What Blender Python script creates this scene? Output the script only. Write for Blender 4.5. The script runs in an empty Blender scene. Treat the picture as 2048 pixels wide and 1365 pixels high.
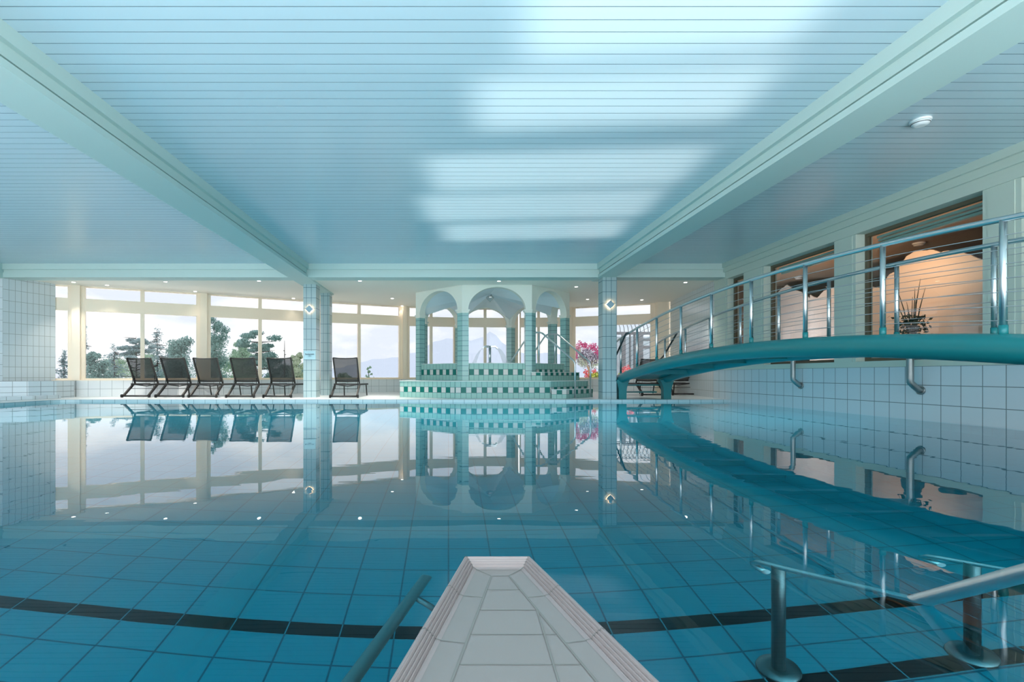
import bpy, bmesh, math, random
from mathutils import Vector, Matrix
random.seed(7)
sc = bpy.context.scene
C = sc.collection
F, PX, PY, H = 1010.0, 897.0, 750.0, 0.6          # focal length and principal point in pixels of the 2048x1365 frame; eye above water
def at(px, py, Y): return Vector(((px-PX)*Y/F, Y, H-(py-PY)*Y/F))
def wx(px, Y): return (px-PX)*Y/F
def srgb(r, g, b):
    f = lambda c: (c/255/12.92) if c/255 <= .04045 else ((c/255+.055)/1.055)**2.4
    return (f(r), f(g), f(b), 1)

# ------------------------------------------------------------------ materials
def newmat(name):
    m = bpy.data.materials.new(name); m.use_nodes = True
    nt = m.node_tree; nt.nodes.clear()
    out = nt.nodes.new('ShaderNodeOutputMaterial')
    return m, nt, out
def N(nt, t, **kw):
    n = nt.nodes.new(t)
    for k, v in kw.items(): setattr(n, k, v)
    return n
def plain(name, col, rough=.5, metal=0, spec=.5, bump=0, bscale=60, var=0.0, vscale=3):
    m, nt, out = newmat(name)
    p = N(nt, 'ShaderNodeBsdfPrincipled'); nt.links.new(p.outputs[0], out.inputs[0])
    p.inputs['Base Color'].default_value = col
    p.inputs['Roughness'].default_value = rough; p.inputs['Metallic'].default_value = metal
    p.inputs['Specular IOR Level'].default_value = spec
    if bump or var:
        tc = N(nt, 'ShaderNodeTexCoord')
        nz = N(nt, 'ShaderNodeTexNoise'); nt.links.new(tc.outputs['Object'], nz.inputs['Vector'])
        nz.inputs['Scale'].default_value = bscale if bump else vscale
        if bump:
            b = N(nt, 'ShaderNodeBump'); b.inputs['Strength'].default_value = bump; b.inputs['Distance'].default_value = .01
            nt.links.new(nz.outputs['Fac'], b.inputs['Height']); nt.links.new(b.outputs[0], p.inputs['Normal'])
        if var:
            mx = N(nt, 'ShaderNodeMix', data_type='RGBA')
            mx.inputs['A'].default_value = [c*(1-var) for c in col[:3]]+[1]; mx.inputs['B'].default_value = [min(1, c*(1+var)) for c in col[:3]]+[1]
            nt.links.new(nz.outputs['Fac'], mx.inputs['Factor']); nt.links.new(mx.outputs['Result'], p.inputs['Base Color'])
    return m
def tile(name, col, grout, w, h, mortar=.005, rough=.22, off=0.0, var=.03, spec=.5):
    """ceramic tiles in UV metres"""
    m, nt, out = newmat(name)
    p = N(nt, 'ShaderNodeBsdfPrincipled'); nt.links.new(p.outputs[0], out.inputs[0])
    uv = N(nt, 'ShaderNodeUVMap')
    b = N(nt, 'ShaderNodeTexBrick'); nt.links.new(uv.outputs[0], b.inputs['Vector'])
    b.offset = off; b.squash = 1
    b.inputs['Scale'].default_value = 1; b.inputs['Brick Width'].default_value = w; b.inputs['Row Height'].default_value = h
    b.inputs['Mortar Size'].default_value = mortar; b.inputs['Mortar Smooth'].default_value = .2
    b.inputs['Color1'].default_value = col; b.inputs['Color2'].default_value = [c*(1-var) for c in col[:3]]+[1]
    b.inputs['Mortar'].default_value = grout
    nt.links.new(b.outputs['Color'], p.inputs['Base Color'])
    p.inputs['Roughness'].default_value = rough; p.inputs['Specular IOR Level'].default_value = spec
    bp = N(nt, 'ShaderNodeBump'); bp.invert = True; bp.inputs['Strength'].default_value = .3; bp.inputs['Distance'].default_value = .003
    nt.links.new(b.outputs['Fac'], bp.inputs['Height']); nt.links.new(bp.outputs[0], p.inputs['Normal'])
    return m
def banded(name, col, dark, light, grout):
    """UV in tile units: row 1 alternates dark and light squares"""
    m, nt, out = newmat(name)
    p = N(nt, 'ShaderNodeBsdfPrincipled'); nt.links.new(p.outputs[0], out.inputs[0])
    p.inputs['Roughness'].default_value = .3; p.inputs['Specular IOR Level'].default_value = .25
    uv = N(nt, 'ShaderNodeUVMap'); sp = N(nt, 'ShaderNodeSeparateXYZ'); nt.links.new(uv.outputs[0], sp.inputs[0])
    def M(op, a, b=None):
        n = N(nt, 'ShaderNodeMath', operation=op)
        for i, v in enumerate((a, b)):
            if v is None: continue
            if isinstance(v, (int, float)): n.inputs[i].default_value = v
            else: nt.links.new(v, n.inputs[i])
        return n.outputs[0]
    u, v = sp.outputs[0], sp.outputs[1]
    par = M('MODULO', M('FLOOR', M('ADD', u, 1000)), 2)
    row = M('COMPARE', M('FLOOR', v), 1.0); row.node.inputs[2].default_value = .1
    fu = M('ABSOLUTE', M('SUBTRACT', M('FRACT', M('ADD', u, 1000)), .5)); fv = M('ABSOLUTE', M('SUBTRACT', M('FRACT', v), .5))
    line = M('GREATER_THAN', M('MAXIMUM', fu, fv), .468)
    a = N(nt, 'ShaderNodeMix', data_type='RGBA'); a.inputs['A'].default_value = light; a.inputs['B'].default_value = dark; nt.links.new(par, a.inputs['Factor'])
    b = N(nt, 'ShaderNodeMix', data_type='RGBA'); b.inputs['A'].default_value = col; nt.links.new(a.outputs['Result'], b.inputs['B']); nt.links.new(row, b.inputs['Factor'])
    c = N(nt, 'ShaderNodeMix', data_type='RGBA'); nt.links.new(b.outputs['Result'], c.inputs['A']); c.inputs['B'].default_value = grout; nt.links.new(line, c.inputs['Factor'])
    nt.links.new(c.outputs['Result'], p.inputs['Base Color'])
    return m
def emis(name, col, s):
    m, nt, out = newmat(name)
    e = N(nt, 'ShaderNodeEmission'); e.inputs[0].default_value = col; e.inputs[1].default_value = s
    nt.links.new(e.outputs[0], out.inputs[0]); return m
def pane_mat(name, tint, base=.03, rough=0.0):
    m, nt, out = newmat(name)
    t = N(nt, 'ShaderNodeBsdfTransparent'); t.inputs[0].default_value = tint
    g = N(nt, 'ShaderNodeBsdfGlossy'); g.inputs['Roughness'].default_value = rough
    lw = N(nt, 'ShaderNodeLayerWeight'); lw.inputs[0].default_value = .5
    pw = N(nt, 'ShaderNodeMath', operation='POWER'); nt.links.new(lw.outputs['Facing'], pw.inputs[0]); pw.inputs[1].default_value = 5
    ad = N(nt, 'ShaderNodeMath', operation='MULTIPLY_ADD'); nt.links.new(pw.outputs[0], ad.inputs[0]); ad.inputs[1].default_value = .9; ad.inputs[2].default_value = base
    mx = N(nt, 'ShaderNodeMixShader'); nt.links.new(ad.outputs[0], mx.inputs[0]); nt.links.new(t.outputs[0], mx.inputs[1]); nt.links.new(g.outputs[0], mx.inputs[2])
    nt.links.new(mx.outputs[0], out.inputs[0]); return m
def veil(name, col, alpha, rough=.6):
    m, nt, out = newmat(name)
    t = N(nt, 'ShaderNodeBsdfTransparent'); d = N(nt, 'ShaderNodeBsdfPrincipled')
    d.inputs['Base Color'].default_value = col; d.inputs['Roughness'].default_value = rough
    mx = N(nt, 'ShaderNodeMixShader'); mx.inputs[0].default_value = alpha
    nt.links.new(t.outputs[0], mx.inputs[1]); nt.links.new(d.outputs[0], mx.inputs[2]); nt.links.new(mx.outputs[0], out.inputs[0]); return m
def water_mat():
    m, nt, out = newmat('pool_water_surface')
    rf = N(nt, 'ShaderNodeBsdfRefraction'); rf.inputs['Color'].default_value = WATER_TINT; rf.inputs['Roughness'].default_value = 0; rf.inputs['IOR'].default_value = 1.333
    gl = N(nt, 'ShaderNodeBsdfGlossy'); gl.inputs['Color'].default_value = (1, 1, 1, 1); gl.inputs['Roughness'].default_value = 0
    fr = N(nt, 'ShaderNodeFresnel'); fr.inputs['IOR'].default_value = 1.333
    rp = N(nt, 'ShaderNodeValToRGB'); el = rp.color_ramp.elements
    el[0].position = 0; el[0].color = (0, 0, 0, 1); el[1].position = 1; el[1].color = (1, 1, 1, 1)
    for q, v in ((.06, .035), (.15, .14), (.37, .43), (.6, .68)):
        e = el.new(q); e.color = (v, v, v, 1)
    mx = N(nt, 'ShaderNodeMixShader'); nt.links.new(fr.outputs[0], rp.inputs[0]); nt.links.new(rp.outputs[0], mx.inputs[0])
    nt.links.new(rf.outputs[0], mx.inputs[1]); nt.links.new(gl.outputs[0], mx.inputs[2]); nt.links.new(mx.outputs[0], out.inputs[0])
    tc = N(nt, 'ShaderNodeTexCoord'); mp = N(nt, 'ShaderNodeMapping'); mp.inputs['Scale'].default_value = (.55, 2.6, 1)
    nt.links.new(tc.outputs['Object'], mp.inputs[0])
    nz = N(nt, 'ShaderNodeTexNoise'); nz.inputs['Scale'].default_value = 1.6; nz.inputs['Detail'].default_value = 2.0
    nt.links.new(mp.outputs[0], nz.inputs['Vector'])
    b = N(nt, 'ShaderNodeBump'); b.inputs['Strength'].default_value = .03; b.inputs['Distance'].default_value = .02
    nt.links.new(nz.outputs['Fac'], b.inputs['Height'])
    for n in (rf, gl, fr): nt.links.new(b.outputs[0], n.inputs['Normal'])
    return m

WATER_TINT = (.5, .94, 1.0, 1)
M = {}
M['ceil'] = plain('ceiling_paint_bounce_tint', srgb(196, 216, 223), .26, spec=.6, var=.015, vscale=1.2)  # pale blue includes teal bounce from the water, put into the colour
M['groove'] = plain('board_gap_shade', srgb(92, 116, 126), .8)  # groove faces coloured dark for the shade between boards
M['beam'] = plain('beam_paint_bounce_tint', srgb(188, 208, 202), .5, bump=.05, bscale=90)  # aqua cast of the water's bounce is part of this colour
M['soffit'] = plain('soffit_paint', srgb(246, 238, 224), .45)
M['cream'] = plain('cream_frame_paint', srgb(246, 228, 204), .4)
M['arch'] = plain('cream_arch_plaster', srgb(228, 230, 218), .5, bump=.03)
M['wallpaint'] = plain('pale_green_wall_paint', srgb(194, 206, 194), .5)
M['white_tile'] = tile('white_wall_tile', srgb(216, 222, 224), srgb(162, 168, 164), .125, .25)
M['sq_tile'] = tile('white_square_tile', srgb(206, 220, 226), srgb(118, 134, 138), .25, .25)
M['parapet_tile'] = tile('parapet_tile', srgb(226, 228, 228), srgb(165, 170, 170), .25, .25)
M['col_tile'] = tile('pillar_tile', srgb(164, 186, 188), srgb(70, 104, 112), .118, .25)  # white tile, with the water's teal bounce mixed into its colour
M['bench_tile'] = tile('bench_tile', srgb(214, 222, 226), srgb(130, 140, 140), .25, .125)
M['edge_tile'] = tile('pool_edge_tile', srgb(186, 208, 212), srgb(110, 135, 140), .25, .25)
M['deck'] = tile('deck_tile', srgb(222, 226, 226), srgb(190, 196, 198), .25, .25, mortar=.004, rough=.3)
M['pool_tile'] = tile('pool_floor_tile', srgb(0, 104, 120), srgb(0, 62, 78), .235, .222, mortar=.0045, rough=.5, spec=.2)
M['pool_wall'] = tile('pool_wall_tile', srgb(0, 104, 120), srgb(0, 70, 88), .235, .222, mortar=.0045, rough=.5, spec=.2)
M['stripe'] = tile('black_lane_tile', srgb(3, 7, 11), srgb(30, 100, 115), .235, .3, mortar=.003, rough=.6, spec=.05)
M['band'] = banded('banded_tile', srgb(142, 184, 176), srgb(0, 108, 98), srgb(192, 196, 192), srgb(70, 110, 112))
M['pav_tile'] = tile('aqua_pillar_tile', srgb(144, 186, 182), srgb(64, 104, 110), .18, .124, mortar=.005)
M['pav_top'] = plain('pale_step_tile', srgb(208, 222, 220), .35)
M['vault'] = plain('pale_blue_plaster', srgb(226, 238, 242), .5)
M['teal'] = plain('teal_enamel', srgb(20, 120, 124), .32, bump=.04, bscale=160)
M['steel'] = plain('brushed_steel', srgb(214, 220, 222), .3, metal=1)
M['steel_dark'] = plain('darkened_steel', srgb(84, 96, 100), .45, metal=1)  # steel darkened to imitate dim reflections on the underwater posts
M['pipe'] = plain('dull_steel_pipe', srgb(150, 158, 158), .42, metal=.85)
M['wire'] = plain('steel_cable', srgb(168, 176, 180), .5, metal=.2)
M['frame'] = plain('dark_bronze_frame', srgb(50, 48, 46), .45, metal=.3)
M['black'] = plain('black_rubber', srgb(18, 18, 18), .7)
M['sling'] = veil('dark_mesh_sling', srgb(26, 30, 30), .84)
M['plastic'] = plain('white_plastic', srgb(232, 234, 234), .35)
M['dark'] = plain('dark_slot', srgb(50, 54, 56), .6)
M['lamp_plate'] = plain('lamp_face_blue', srgb(150, 178, 190), .5)
M['glow'] = emis('warm_lamp_glow', (1.0, .56, .28, 1), 9)
M['bulb'] = emis('downlight_glow', (1.0, .93, .82, 1), 7)
M['glass_tint'] = pane_mat('sky_dimming_glass', (.318, .321, .324, 1), .02)  # grey tint added to dim the sky seen through these panes
M['glass_clear'] = pane_mat('clear_window_glass', (.86, .87, .86, 1), .085)
M['green_glass'] = pane_mat('greenhouse_glass', (.86, .92, .94, 1), .08)
M['lamp_glass'] = pane_mat('lamp_glass', (.86, .9, .9, 1), .12)
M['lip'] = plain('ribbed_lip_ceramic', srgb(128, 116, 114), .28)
M['ledge'] = None
M['ink'] = plain('dark_ink', srgb(24, 52, 66), .6)
M['sign'] = plain('pale_blue_sign', srgb(172, 208, 216), .35)
M['int_ceil'] = plain('tan_ceiling', srgb(186, 162, 138), .6)
M['int_wall'] = plain('brown_wall', srgb(120, 92, 68), .7)
M['int_floor'] = plain('brown_floor', srgb(120, 105, 90), .6)
M['paper'] = plain('white_paper_screen', srgb(236, 226, 218), .8)
M['bronze'] = plain('bronze_window_frame', srgb(96, 88, 70), .5)
M['blind'] = plain('pale_green_blind_box', srgb(150, 190, 180), .35)
M['trunk'] = plain('bark', srgb(84, 78, 72), .9)
M['grey_frame'] = plain('grey_frame', srgb(120, 122, 124), .5)
M['stone'] = plain('grey_render', srgb(170, 172, 176), .7)
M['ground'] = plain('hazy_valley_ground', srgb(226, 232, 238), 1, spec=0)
M['lawn'] = plain('garden_lawn', srgb(120, 146, 110), .9, spec=0, var=.2)
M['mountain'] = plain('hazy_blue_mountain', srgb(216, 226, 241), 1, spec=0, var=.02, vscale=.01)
M['pot'] = plain('dark_green_pot', srgb(34, 44, 40), .4)
M['stream'] = veil('falling_water', srgb(240, 246, 250), .28, .1)
M['tub_water'] = plain('whirlpool_water', srgb(196, 226, 232), .05)
M['blossom_pink'] = plain('pink_blossom', srgb(222, 104, 156), .6)
M['blossom_lilac'] = plain('lilac_leaves', srgb(186, 180, 194), .7)
M['blossom_red'] = plain('coral_blossom', srgb(236, 120, 124), .6)
M['leaf_lime'] = plain('lime_leaves', srgb(196, 206, 96), .7)
def leafmat(name, r, g, b):
    m = plain(name, srgb(r, g, b), .8, var=.3, vscale=1.2, spec=.1); nt = m.node_tree
    p = [n for n in nt.nodes if n.type == 'BSDF_PRINCIPLED'][0]; out = [n for n in nt.nodes if n.type == 'OUTPUT_MATERIAL'][0]
    tr = N(nt, 'ShaderNodeBsdfTranslucent'); tr.inputs[0].default_value = srgb(r, g, b)
    ad = N(nt, 'ShaderNodeMixShader'); ad.inputs[0].default_value = .45
    nt.links.new(p.outputs[0], ad.inputs[1]); nt.links.new(tr.outputs[0], ad.inputs[2]); nt.links.new(ad.outputs[0], out.inputs[0]); return m
M['leafA'] = leafmat('conifer_needles', 172, 196, 200)  # leaf colours made paler and bluer to stand in for haze
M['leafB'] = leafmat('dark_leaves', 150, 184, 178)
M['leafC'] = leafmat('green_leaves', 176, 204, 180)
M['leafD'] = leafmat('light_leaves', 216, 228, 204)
M['leafP'] = leafmat('vase_leaves', 58, 70, 48)
M['water'] = water_mat()

# ------------------------------------------------------------------ mesh builder
WL = {}
class MB:
    def __init__(s): s.v, s.f, s.uv, s.sm = [], [], [], []
    def face(s, pts, uv=None, smooth=False):
        b = len(s.v); s.v += [tuple(p) for p in pts]; s.f.append(list(range(b, b+len(pts)))); s.uv.append(uv); s.sm.append(smooth)
    def wall(s, a, b, z0, z1, u0=0, v0=0, su=1, sv=1):
        """vertical quad from a to b (2-D points), UV in metres along the wall and above v0; faces the right-hand side of a->b"""
        L = math.hypot(b[0]-a[0], b[1]-a[1])
        s.face([(a[0], a[1], z0), (b[0], b[1], z0), (b[0], b[1], z1), (a[0], a[1], z1)],
               [(u0*su, (z0-v0)*sv), ((u0+L)*su, (z0-v0)*sv), ((u0+L)*su, (z1-v0)*sv), (u0*su, (z1-v0)*sv)])
        return u0+L
    def box(s, x0, x1, y0, y1, z0, z1, v0=None):
        v0 = z0 if v0 is None else v0
        s.wall((x0, y0), (x1, y0), z0, z1, 0, v0); s.wall((x1, y0), (x1, y1), z0, z1, 0, v0)
        s.wall((x1, y1), (x0, y1), z0, z1, 0, v0); s.wall((x0, y1), (x0, y0), z0, z1, 0, v0)
        s.face([(x0, y0, z1), (x1, y0, z1), (x1, y1, z1), (x0, y1, z1)], [(x0, y0), (x1, y0), (x1, y1), (x0, y1)])
        s.face([(x0, y1, z0), (x1, y1, z0), (x1, y0, z0), (x0, y0, z0)], [(x0, y1), (x1, y1), (x1, y0), (x0, y0)])
    def prism(s, poly, z0, z1, v0=None, su=1, sv=1, top=True, bottom=True, restart=False):
        """poly counter-clockwise seen from above"""
        v0 = z0 if v0 is None else v0; u = 0
        n = len(poly)
        for i in range(n):
            if restart: u = 0
            u = s.wall(poly[i], poly[(i+1) % n], z0, z1, u, v0, su, sv)
        if top: s.face([(p[0], p[1], z1) for p in poly], [(p[0], p[1]) for p in poly])
        if bottom: s.face([(p[0], p[1], z0) for p in reversed(poly)], [(p[0], p[1]) for p in reversed(poly)])
    def beam(s, a, b, w, h, up=(0, 0, 1)):
        """rectangular bar between two points"""
        a, b = Vector(a), Vector(b); d = (b-a).normalized(); up = Vector(up)
        x = d.cross(up)
        if x.length < 1e-4: x = d.cross(Vector((0, 1, 0)))
        x.normalize(); y = x.cross(d)
        P = lambda p, i, j: p+x*(w/2*i)+y*(h/2*j)
        q = [(-1, -1), (1, -1), (1, 1), (-1, 1)]
        for k in range(4):
            i, j = q[k], q[(k+1) % 4]
            s.face([P(a, *i), P(a, *j), P(b, *j), P(b, *i)])
        s.face([P(a, *k) for k in reversed(q)]); s.face([P(b, *k) for k in q])
    def tube(s, pts, r, n=12, caps=True):
        pts = [Vector(p) for p in pts]; rs = r if isinstance(r, (list, tuple)) else [r]*len(pts)
        base = len(s.v); prev = None
        for i, p in enumerate(pts):
            d = (pts[min(i+1, len(pts)-1)]-pts[max(i-1, 0)]).normalized()
            if prev is None:
                x = d.cross(Vector((0, 0, 1)))
                if x.length < 1e-3: x = d.cross(Vector((0, 1, 0)))
            else: x = prev-d*prev.dot(d)
            x.normalize(); prev = x; y = d.cross(x)
            for k in range(n):
                t = 2*math.pi*k/n; s.v.append(tuple(p+(x*math.cos(t)+y*math.sin(t))*rs[i]))
        for i in range(len(pts)-1):
            for k in range(n):
                a, b = base+i*n+k, base+i*n+(k+1) % n
                s.f.append([a, b, b+n, a+n]); s.uv.append(None); s.sm.append(True)
        if caps:
            s.f.append([base+k for k in reversed(range(n))]); s.uv.append(None); s.sm.append(False)
            e = base+(len(pts)-1)*n
            s.f.append([e+k for k in range(n)]); s.uv.append(None); s.sm.append(False)
    def lathe(s, prof, c, n=24, smooth=True):
        """prof: (radius, z) bottom to top, around vertical axis at c"""
        base = len(s.v)
        for r, z in prof:
            for k in range(n):
                t = 2*math.pi*k/n; s.v.append((c[0]+r*math.cos(t), c[1]+r*math.sin(t), c[2]+z))
        for i in range(len(prof)-1):
            for k in range(n):
                a, b = base+i*n+k, base+i*n+(k+1) % n
                s.f.append([a, b, b+n, a+n]); s.uv.append(None); s.sm.append(smooth)
        s.f.append([base+k for k in reversed(range(n))]); s.uv.append(None); s.sm.append(False)
        e = base+(len(prof)-1)*n
        s.f.append([e+k for k in range(n)]); s.uv.append(None); s.sm.append(False)
    def leaf(s, c, size, d=None, asp=1.0):
        d = d or Vector((random.gauss(0, 1), random.gauss(0, 1), random.gauss(0, 1))).normalized()
        x = d.orthogonal().normalized(); x.rotate(Matrix.Rotation(random.random()*6.28, 3, d)); y = d.cross(x)
        c = Vector(c)
        s.face([c-x*size*asp, c-y*size, c+x*size*asp, c+y*size])
    def build(s, name, mat, parent=None, **props):
        me = bpy.data.meshes.new(name); me.from_pydata(s.v, [], s.f)
        uvl = me.uv_layers.new(name='UVMap')
        for p, uv, sm in zip(me.polygons, s.uv, s.sm):
            p.use_smooth = sm
            if uv:
                for li, c in zip(p.loop_indices, uv): uvl.data[li].uv = c
        me.materials.append(M[mat] if isinstance(mat, str) else mat)
        me.validate(); me.update()
        o = bpy.data.objects.new(name, me); C.objects.link(o)
        WL[o.name] = Vector((0, 0, 0))
        if parent is not None:
            o.parent = parent; o.location = -WL[parent.name]
        for k, v in props.items(): o[k] = v
        return o
def tag(o, label=None, category=None, group=None, kind=None):
    for k, v in (('label', label), ('category', category), ('group', group), ('kind', kind)):
        if v: o[k] = v
    return o
def thing(name, label, category, loc=(0, 0, 0), group=None, kind=None):
    o = bpy.data.objects.new(name, None); C.objects.link(o); o.location = loc; WL[o.name] = Vector(loc)
    o.empty_display_size = .1
    return tag(o, label, category, group, kind)
def struct(o, label, category): return tag(o, label, category, None, 'structure')
def copy_tree(o, parent=None):
    c = o.copy(); C.objects.link(c); c.parent = parent
    for ch in list(o.children): copy_tree(ch, c)
    return c

# ------------------------------------------------------------------ levels
ZD = .05            # deck above water
ZC, ZS, ZB = 3.10, 2.83, 2.787   # ceiling, soffit by the windows, beam undersides
YE = 11.2           # far pool edge
YX = 11.34          # cross beam
XR, XL = 6.24, -8.65
DEPTH = -1.16
YR = -8.0             # roof and right wall run on behind the camera
YN = -1.0           # where the hall is cut off behind the camera

# window posts along the curved glass front
posts = [(wx(70, 12.35), 12.35), (wx(154, 12.65), 12.65), (wx(407, 13.9), 13.9), (wx(628, 15.3), 15.3), (wx(808, 16.5), 16.5),
         (wx(917, 16.95), 16.95), (wx(1031, 17.05), 17.05), (wx(1140, 16.8), 16.8), (wx(1313, 15.75), 15.75)]
mull = [None, 285, 520, 718, 862, 970, 1077, 1216]

# ------------------------------------------------------------------ floor, pool, water
mb = MB()
outer = [(XR, YE), (XR, 11.0), (6.9, 11.0), (7.2, 15.8)] + [(p[0]*1.0, p[1]+.3) for p in reversed(posts)] + [(-11.6, 12.0), (-11.6, YN), (XL, YN), (XL, 10.7)]
for k in range(7):     # rounded corner of the pool
    a = math.pi - k*math.pi/12
    outer.append((XL+.5+.5*math.cos(a), YE-.5+.5*math.sin(a)))
mb.face([(p[0], p[1], ZD) for p in outer], [p for p in outer])
struct(mb.build('floor', 'deck'), 'white tiled deck around the far side of the pool', 'floor')
edge = [(XR, YE)] + [outer[i] for i in range(len(outer)-1, len(outer)-8, -1)] + [(XL, YN)]
mb = MB(); u = 0
for a, b in zip(edge[:-1], edge[1:]): u = mb.wall(b, a, -.12, ZD, u, ZD-.25)
struct(mb.build('trim_1', 'edge_tile'), 'row of pale blue edge tiles along the rim of the pool', 'pool edge')
mb = MB(); u = 0
for a, b in zip(edge[:-1], edge[1:]): u = mb.wall(b, a, DEPTH, -.12, u, DEPTH)
u = mb.wall((XR, YE), (XR, YN), DEPTH, -.12, 0, DEPTH)
struct(mb.build('wall_pool', 'pool_wall'), 'turquoise tiled underwater walls of the pool', 'pool wall')
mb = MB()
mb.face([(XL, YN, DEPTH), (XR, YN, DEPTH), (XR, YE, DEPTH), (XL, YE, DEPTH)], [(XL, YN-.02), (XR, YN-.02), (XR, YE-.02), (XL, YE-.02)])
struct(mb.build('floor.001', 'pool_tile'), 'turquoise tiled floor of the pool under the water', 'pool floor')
for i, (y, lab) in enumerate(((2.17, 'black tile stripe across the whole pool floor, farther from the camera'), (1.80, 'black tile stripe across the pool floor by the round flange of the submerged rail'))):
    mb = MB()
    mb.box(XL+.01 if i == 0 else .75, XR-.01, y, y+.078, DEPTH, DEPTH+.004)
    struct(mb.build('trim_%d' % (2+i), 'stripe'), lab, 'floor stripe')
mb = MB()
mb.face([(XL, YN, 0), (XR, YN, 0), (XR, YE, 0), (XL+.0, YE, 0)])
struct(mb.build('water', 'water'), 'clear turquoise water of the indoor pool, mirror calm', 'water')

# ------------------------------------------------------------------ ceilings and beams
mb = MB(); D = .127; y = YR
g = .0065
while y < YX+.2:
    mb.face([(-11.6, y+D-g, ZC), (XR+.02, y+D-g, ZC), (XR+.02, y, ZC), (-11.6, y, ZC)])
    mb.face([(-11.6, y+D-g, ZC+.012), (XR+.02, y+D-g, ZC+.012), (XR+.02, y+D-g, ZC), (-11.6, y+D-g, ZC)])
    mb.face([(-11.6, y+D, ZC), (XR+.02, y+D, ZC), (XR+.02, y+D, ZC+.012), (-11.6, y+D, ZC+.012)])
    y += D
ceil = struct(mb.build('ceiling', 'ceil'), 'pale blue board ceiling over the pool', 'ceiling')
ceil.data.materials.append(M['groove'])
for i, p in enumerate(ceil.data.polygons): p.material_index = 1 if i % 3 else 0
mb = MB()
mb.box(-11.6, XR+.3, YR, YX+.3, ZC+.012, ZC+.06)
mb.build('board_backing', 'groove', ceil)

def steps_profile(x0, s):
    """profile (x, z) of a beam side going down; s = +1 when the room side is at larger x"""
    return [(x0+.0*s, ZC), (x0, ZC-.12), (x0-.05*s, ZC-.12), (x0-.05*s, ZC-.215), (x0-.09*s, ZC-.215), (x0-.09*s, ZC-.25), (x0-.02*s, ZC-.25), (x0-.02*s, ZB)]
def extrude(name, prof, y0, y1, mat, label, cat):
    mb = MB()
    for a, b in zip(prof[:-1], prof[1:]):
        mb.face([(a[0], y0, a[1]), (b[0], y0, b[1]), (b[0], y1, b[1]), (a[0], y1, a[1])])
    mb.face([(p[0], y0, p[1]) for p in prof]); mb.face([(p[0], y1, p[1]) for p in reversed(prof)])
    return struct(mb.build(name, mat), label, cat)
lp = [(-3.60, ZC)] + [(-3.60, ZB)] + list(reversed(steps_profile(-3.13, 1)))
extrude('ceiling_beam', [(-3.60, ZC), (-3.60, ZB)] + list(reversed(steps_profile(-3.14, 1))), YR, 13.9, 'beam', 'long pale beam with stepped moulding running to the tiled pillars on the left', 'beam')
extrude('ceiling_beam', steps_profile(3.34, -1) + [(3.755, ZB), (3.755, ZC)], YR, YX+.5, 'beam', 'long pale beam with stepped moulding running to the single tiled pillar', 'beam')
# cross beam, profile in (y, z)
prof = [(YX, ZC), (YX, ZC-.13), (YX+.035, ZC-.13), (YX+.035, ZC-.2), (YX+.01, ZC-.2), (YX+.01, ZB+.005), (YX+.4, ZB+.005), (YX+.4, ZC)]
mb = MB()
for (xa, xb) in ((-10.2, XR),):
    for a, b in zip(prof[:-1], prof[1:]):
        mb.face([(xa, a[0], a[1]), (xb, a[0], a[1]), (xb, b[0], b[1]), (xa, b[0], b[1])])
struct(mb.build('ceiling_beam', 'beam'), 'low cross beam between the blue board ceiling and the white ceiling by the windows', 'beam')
mb = MB()
mb.box(-11.6, -10.02, 9.0, YX+.2, ZS-.06, ZC-.001)
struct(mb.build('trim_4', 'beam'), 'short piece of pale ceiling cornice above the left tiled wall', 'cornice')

# octagon of the whirlpool pavilion
OC = Vector((1.2, 14.59)); OR = 2.262
def octo(r, k): a = math.radians(-112.5+45*k); return (OC.x+r*math.cos(a), OC.y+r*math.sin(a))
OV = [octo(OR, k) for k in range(8)]
# soffit with an octagonal hole
bm = bmesh.new()
so = [(-11.6, YX+.35), (7.3, YX+.35), (7.3, 16.1)] + [(p[0], p[1]+.35) for p in reversed(posts)] + [(-11.6, 12.6)]
hole = [octo(OR-.22, k) for k in range(8)]
for loop in (so, hole):
    vs = [bm.verts.new((p[0], p[1], ZS)) for p in loop]
    for i in range(len(vs)): bm.edges.new((vs[i], vs[(i+1) % len(vs)]))
bmesh.ops.triangle_fill(bm, use_beauty=True, use_dissolve=False, edges=bm.edges[:])
# keep only faces outside the hole
for f in list(bm.faces):
    c = f.calc_center_median()
    if (Vector((c.x, c.y))-OC).length < (OR-.22)*math.cos(math.pi/8)*.98: bm.faces.remove(f)
me = bpy.data.meshes.new('ceiling'); bm.to_mesh(me); bm.free(); me.materials.append(M['soffit'])
o = bpy.data.objects.new('ceiling', me); C.objects.link(o)
struct(o, 'smooth white ceiling with downlights in front of the curved windows', 'ceiling')

# ------------------------------------------------------------------ pillars
def pillar(x0, x1, y0, y1, top, label):
    mb = MB()
    mb.prism([(x0, y0), (x1, y0), (x1, y1), (x0, y1)], ZD, top, v0=top-.08-10*.25, restart=True)
    for i, f in enumerate(mb.uv):     # centre the tile columns on each face
        if i < 4: mb.uv[i] = [(u-.077, v) for u, v in f]
    return struct(mb.build('column', 'col_tile'), label, 'pillar')
pillar(wx(606.6, 12.2), wx(632.2, 12.2), 12.2, 12.55, ZB, 'tiled pillar with a glowing diamond lamp and a small depth sign')
pillar(wx(641, 13.5), wx(659, 13.5), 13.5, 13.8, ZB, 'plain tiled pillar standing just behind the pillar with the depth sign')
pillar(wx(1205.2, 11.3), wx(1233.6, 11.3), 11.3, 11.62, ZB, 'tiled pillar with a glowing diamond lamp beside the foot of the teal bridge')

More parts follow.
